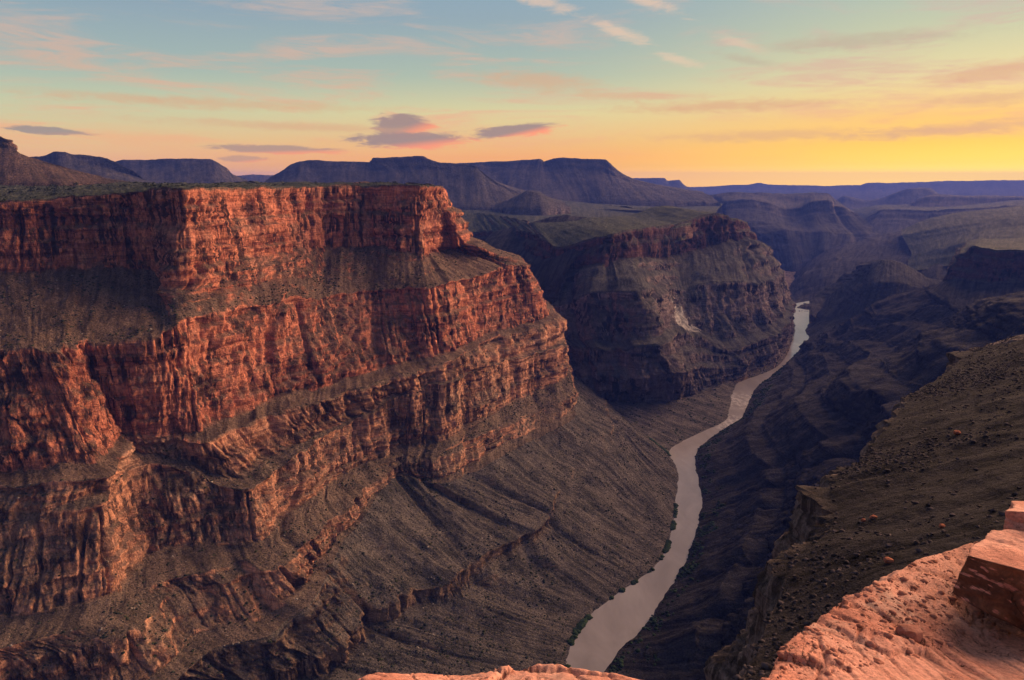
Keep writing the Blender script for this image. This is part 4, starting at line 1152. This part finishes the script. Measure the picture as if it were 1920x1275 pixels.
def rock(name, loc, size, mat, seed, label, category='boulder', group=None, rot=0.0, boxy=.5, sub=4, ratio=(1, 1, .7)):
    """one weathered stone: a cube-sphere pushed towards angular facets"""
    n = 2 ** sub + 1
    t = np.linspace(-1, 1, n)
    A, Bq = np.meshgrid(t, t, indexing='ij')
    V, Fq = [], []
    for ax in range(3):
        for sg in (-1, 1):
            q = np.stack([np.full_like(A, sg), A * sg, Bq], -1)
            V.append(np.roll(q, ax, -1).reshape(-1, 3))
            Fq.append(grid_faces(n, n)[:, ::-1] + n * n * len(Fq))
    v = np.concatenate(V)
    f = np.concatenate(Fq)
    sph = v / np.linalg.norm(v, axis=1, keepdims=True)
    v = v * boxy * .8 + sph * (1 - boxy)
    o3 = seed * 3.1
    r_ = np.random.default_rng(seed)
    for k in range(7):                                   # flat breaks
        nn = r_.normal(0, 1, 3)
        nn /= np.linalg.norm(nn)
        d = v @ nn
        cut = .62 + .25 * r_.random()
        v = v - np.maximum(d - cut, 0)[:, None] * nn * .9
    w = fbm(v[:, 0] * 1.3 + o3, v[:, 1] * 1.3, v[:, 2] * 1.3, 3)
    w2 = fbm(v[:, 0] * 5 + o3, v[:, 1] * 5, v[:, 2] * 5, 3)
    v = v * (1 + .16 * w + .05 * w2)[:, None] * np.array(ratio) * size
    v[:, 2] -= v[:, 2].min() + .12 * size * ratio[2]
    key = np.round(v / (size * 1e-4)).astype(np.int64)
    _, first, inv = np.unique(key, axis=0, return_index=True, return_inverse=True)
    o = mesh_from(name, v[first], inv.ravel()[f], mat)
    o.location = loc
    o.rotation_euler = (0, 0, rot)
    return set_props(o, label, None, category, group)


M_PINK = plain_mat('pink_stone', (.30, .12, .085), (.44, .20, .15), 14, bump=.02)
M_BROWN = plain_mat('brown_block_stone', (.20, .085, .045), (.44, .19, .10), 3.5, bump=.05)
rock('boulder', on(Ll, 1706, 1192), .052, M_PINK, 3, 'rounded pink stone in a hollow of the sandstone ledge', ratio=(1.15, .9, .8))
rock('boulder', on(Ll, 1850, 1222), .042, M_PINK, 9, 'pointed reddish stone on the ledge near the frame edge', ratio=(1, 1, 1.25), boxy=.3)
rock('boulder', on(Ll, 1576, 1268), .022, M_PINK, 11, 'tiny red stone, first of the pair at the bottom edge', ratio=(1.3, .9, .6), sub=3)
rock('boulder', on(Ll, 1592, 1266), .018, M_PINK, 12, 'tiny red stone, second of the pair at the bottom edge', ratio=(1.2, .9, .7), sub=3)


def block(name, corners, mat, label, seed, n=44, rough_=.036):
    """angular broken block from eight corners (front-left, front-right, back-right, back-left; top then bottom)"""
    cq = np.array(corners, float)
    t = np.linspace(0, 1, n)
    A, Bq = np.meshgrid(t, t, indexing='ij')
    V, Fq = [], []
    quads = [(0, 1, 2, 3), (4, 5, 1, 0), (5, 6, 2, 1), (6, 7, 3, 2), (7, 4, 0, 3), (7, 6, 5, 4)]
    for q in quads:
        p = [cq[i_] for i_ in q]
        V.append((p[0] * ((1 - A) * (1 - Bq))[..., None] + p[1] * (A * (1 - Bq))[..., None] + p[2] * (A * Bq)[..., None] + p[3] * ((1 - A) * Bq)[..., None]).reshape(-1, 3))
        Fq.append(grid_faces(n, n)[:, ::-1] + n * n * len(Fq))
    v = np.concatenate(V)
    f = np.concatenate(Fq)
    cen = v.mean(0)
    d = v - cen
    ext = np.abs(d).max(0)
    rr = (np.abs(d / ext) ** 7).sum(1) ** (1 / 7.)
    v = cen + d * (1 - .30 * np.clip(rr - 0.90, 0, 1))[:, None]
    o3 = seed * 2.3
    nz = fbm(v[:, 0] * 3 + o3, v[:, 1] * 3, v[:, 2] * 5, 3) * 1.6 + .5 * fbm(v[:, 0] * 14 + o3, v[:, 1] * 14, v[:, 2] * 22, 3, .6)
    v = v + d / np.linalg.norm(d, axis=1, keepdims=True) * (rough_ * nz)[:, None]
    key = np.round(v / 5e-5).astype(np.int64)
    _, first, inv = np.unique(key, axis=0, return_index=True, return_inverse=True)
    o = mesh_from(name, v[first] - cen * (1, 1, 0) - (0, 0, v[:, 2].min()), inv.ravel()[f], mat)
    o.location = (cen[0], cen[1], v[:, 2].min())
    return set_props(o, label, None, 'boulder')


tp = rowY([(1808, 1040, 3.05), (2010, 1095, 2.72), (2080, 1002, 3.5), (1856, 992, 3.45)])
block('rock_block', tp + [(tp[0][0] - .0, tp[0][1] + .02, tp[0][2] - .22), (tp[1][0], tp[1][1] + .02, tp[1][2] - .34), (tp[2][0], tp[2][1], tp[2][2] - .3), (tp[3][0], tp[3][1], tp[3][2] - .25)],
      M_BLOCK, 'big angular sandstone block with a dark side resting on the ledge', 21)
tp = rowY([(1884, 958, 3.62), (2060, 968, 3.3), (2080, 938, 4.1), (1893, 938, 4.1)])
block('rock_slab', tp + [(p[0], p[1], p[2] - .14) for p in tp], M_LEDGE, 'flat orange slab lying on top of the angular block', 23)
scatter('ledge_grit', Ll, in_view(Ll) & rows_mask(Ll, 1, 3) & (Ll['g'][..., 0] > .8), 1500, .003, .022, M_PINK, 'loose grit and chips lying on the sandstone ledge', seed=10, power=5)
M_RB = plain_mat('red_boulder_stone', (.22, .07, .045), (.40, .15, .09), 1.2, bump=.1)
for k, (u, v, sz, lb) in enumerate([(1662, 1049, .85, 'largest red boulder lying on the dark gravel slope below the ledge'), (1638, 966, .9, 'small red boulder beside another high on the gravel slope'),
                                    (1620, 971, .6, 'smaller red boulder just beside the one high on the slope'), (1765, 983, .7, 'lone reddish boulder on the gravel slope near the brown block'),
                                    (1792, 808, 1.1, 'reddish boulder far up the gravel slope towards its top')]):
    rock('boulder', on(Lg, u, v), sz, M_RB, 30 + k, lb, ratio=(1.2, .9, .7), sub=3)

sr = random.Random(9)
ms = rock('stone', (0, 0, -50), 1.0, M_DSTONE, 77, None, sub=3, boxy=.6).data
ms2 = rock('stone', (0, 0, -50), 1.0, M_DSTONE, 78, None, sub=3, boxy=.4).data
for o in [q for q in C.objects if q.name.startswith('stone')]:
    bpy.data.objects.remove(o)
gu_, gv_ = project(Lg['g'])
gok = np.argwhere((gu_ > 1450) & (gu_ < 1915) & (gv_ > 680) & (gv_ < 1150) & rows_mask(Lg, 0, 2))
for k in range(70):
    i = gok[sr.randrange(len(gok))]
    p = Lg['g'][i[0], i[1]]
    o = bpy.data.objects.new('stone', ms if k % 2 else ms2)
    C.objects.link(o)
    o.location = tuple(p)
    z_ = (.35 + .5 * sr.random() ** 2) * (.6 + p[1] / 400)
    o.scale = (z_ * 1.2, z_, z_ * .8)
    o.rotation_euler = (0, 0, sr.random() * 6.28)
    set_props(o, 'dark angular stone standing out on the near gravel slope', None, 'stone', 'larger stones on the gravel slope')

# bushes along the plateau rim of the red wall: each one a bush of its own
br = random.Random(5)
proto = []
for k in range(5):
    r_ = np.random.default_rng(50 + k)
    vv, ff = [], []
    for c in range(26):
        v, f = blob_mesh(0, 60 + k * 31 + c, .8)
        cen = r_.normal(0, 1, 3) * (.55, .55, .35)
        cen[2] = abs(cen[2]) + .25
        ff.append(f + len(vv) * len(v))
        vv.append(v * (.22 + .2 * r_.random()) + cen)
    o = mesh_from('bush_source', np.concatenate(vv), np.concatenate(ff), M_SCRUB, smooth=False)
    proto.append(o)
rimrows = np.where(Lw['ri'] == 0)[0]
cand = Lw['g'][rimrows]
uu, vv_ = project(cand)
ok = np.argwhere((uu > -20) & (uu < 820) & (cand[..., 1] < 2300))
n_b = 0
for k in range(170):
    i = ok[br.randrange(len(ok))]
    p = cand[i[0], i[1]]
    if br.random() < (uu[i[0], i[1]] / 900):
        continue
    o = proto[k % 5].copy()
    o.name = 'bush'
    C.objects.link(o)
    sc = 2.6 + 3.6 * br.random() ** 2
    o.location = tuple(p)
    o.scale = (sc, sc, sc * (.7 + .4 * br.random()))
    o.rotation_euler = (0, 0, br.random() * 6.28)
    set_props(o, 'small dark green bush on the flat plateau above the red wall', None, 'bush', 'bushes on the plateau rim')
    n_b += 1
for o in proto:
    bpy.data.objects.remove(o)


# ------------------------------------------------------------------ haze over the canyon country
def haze():
    x0, x1, y0, y1, z0, z1 = -24000, 30000, -3000, 31000, -62, 1200
    v = [(x, y, z) for z in (z0, z1) for (x, y) in ((x0, y0), (x1, y0), (x1, y1), (x0, y1))]
    f = [(3, 2, 1, 0), (4, 5, 6, 7), (0, 1, 5, 4), (1, 2, 6, 5), (2, 3, 7, 6), (3, 0, 4, 7)]
    mt = bpy.data.materials.new('thin_haze')
    mt.use_nodes = True
    b = NB(mt.node_tree)
    pv = b.n('ShaderNodeVolumePrincipled')
    pv.inputs['Color'].default_value = (.11, .21, 1.0, 1)
    pv.inputs['Density'].default_value = 2.8e-5
    pv.inputs['Anisotropy'].default_value = .0
    out = b.n('ShaderNodeOutputMaterial')
    b.t.links.new(pv.outputs[0], out.inputs['Volume'])
    o = mesh_from('haze', np.array(v, float), np.array(f), mt, smooth=False)
    set_props(o, 'thin blue evening haze filling the distance', 'stuff')


haze()
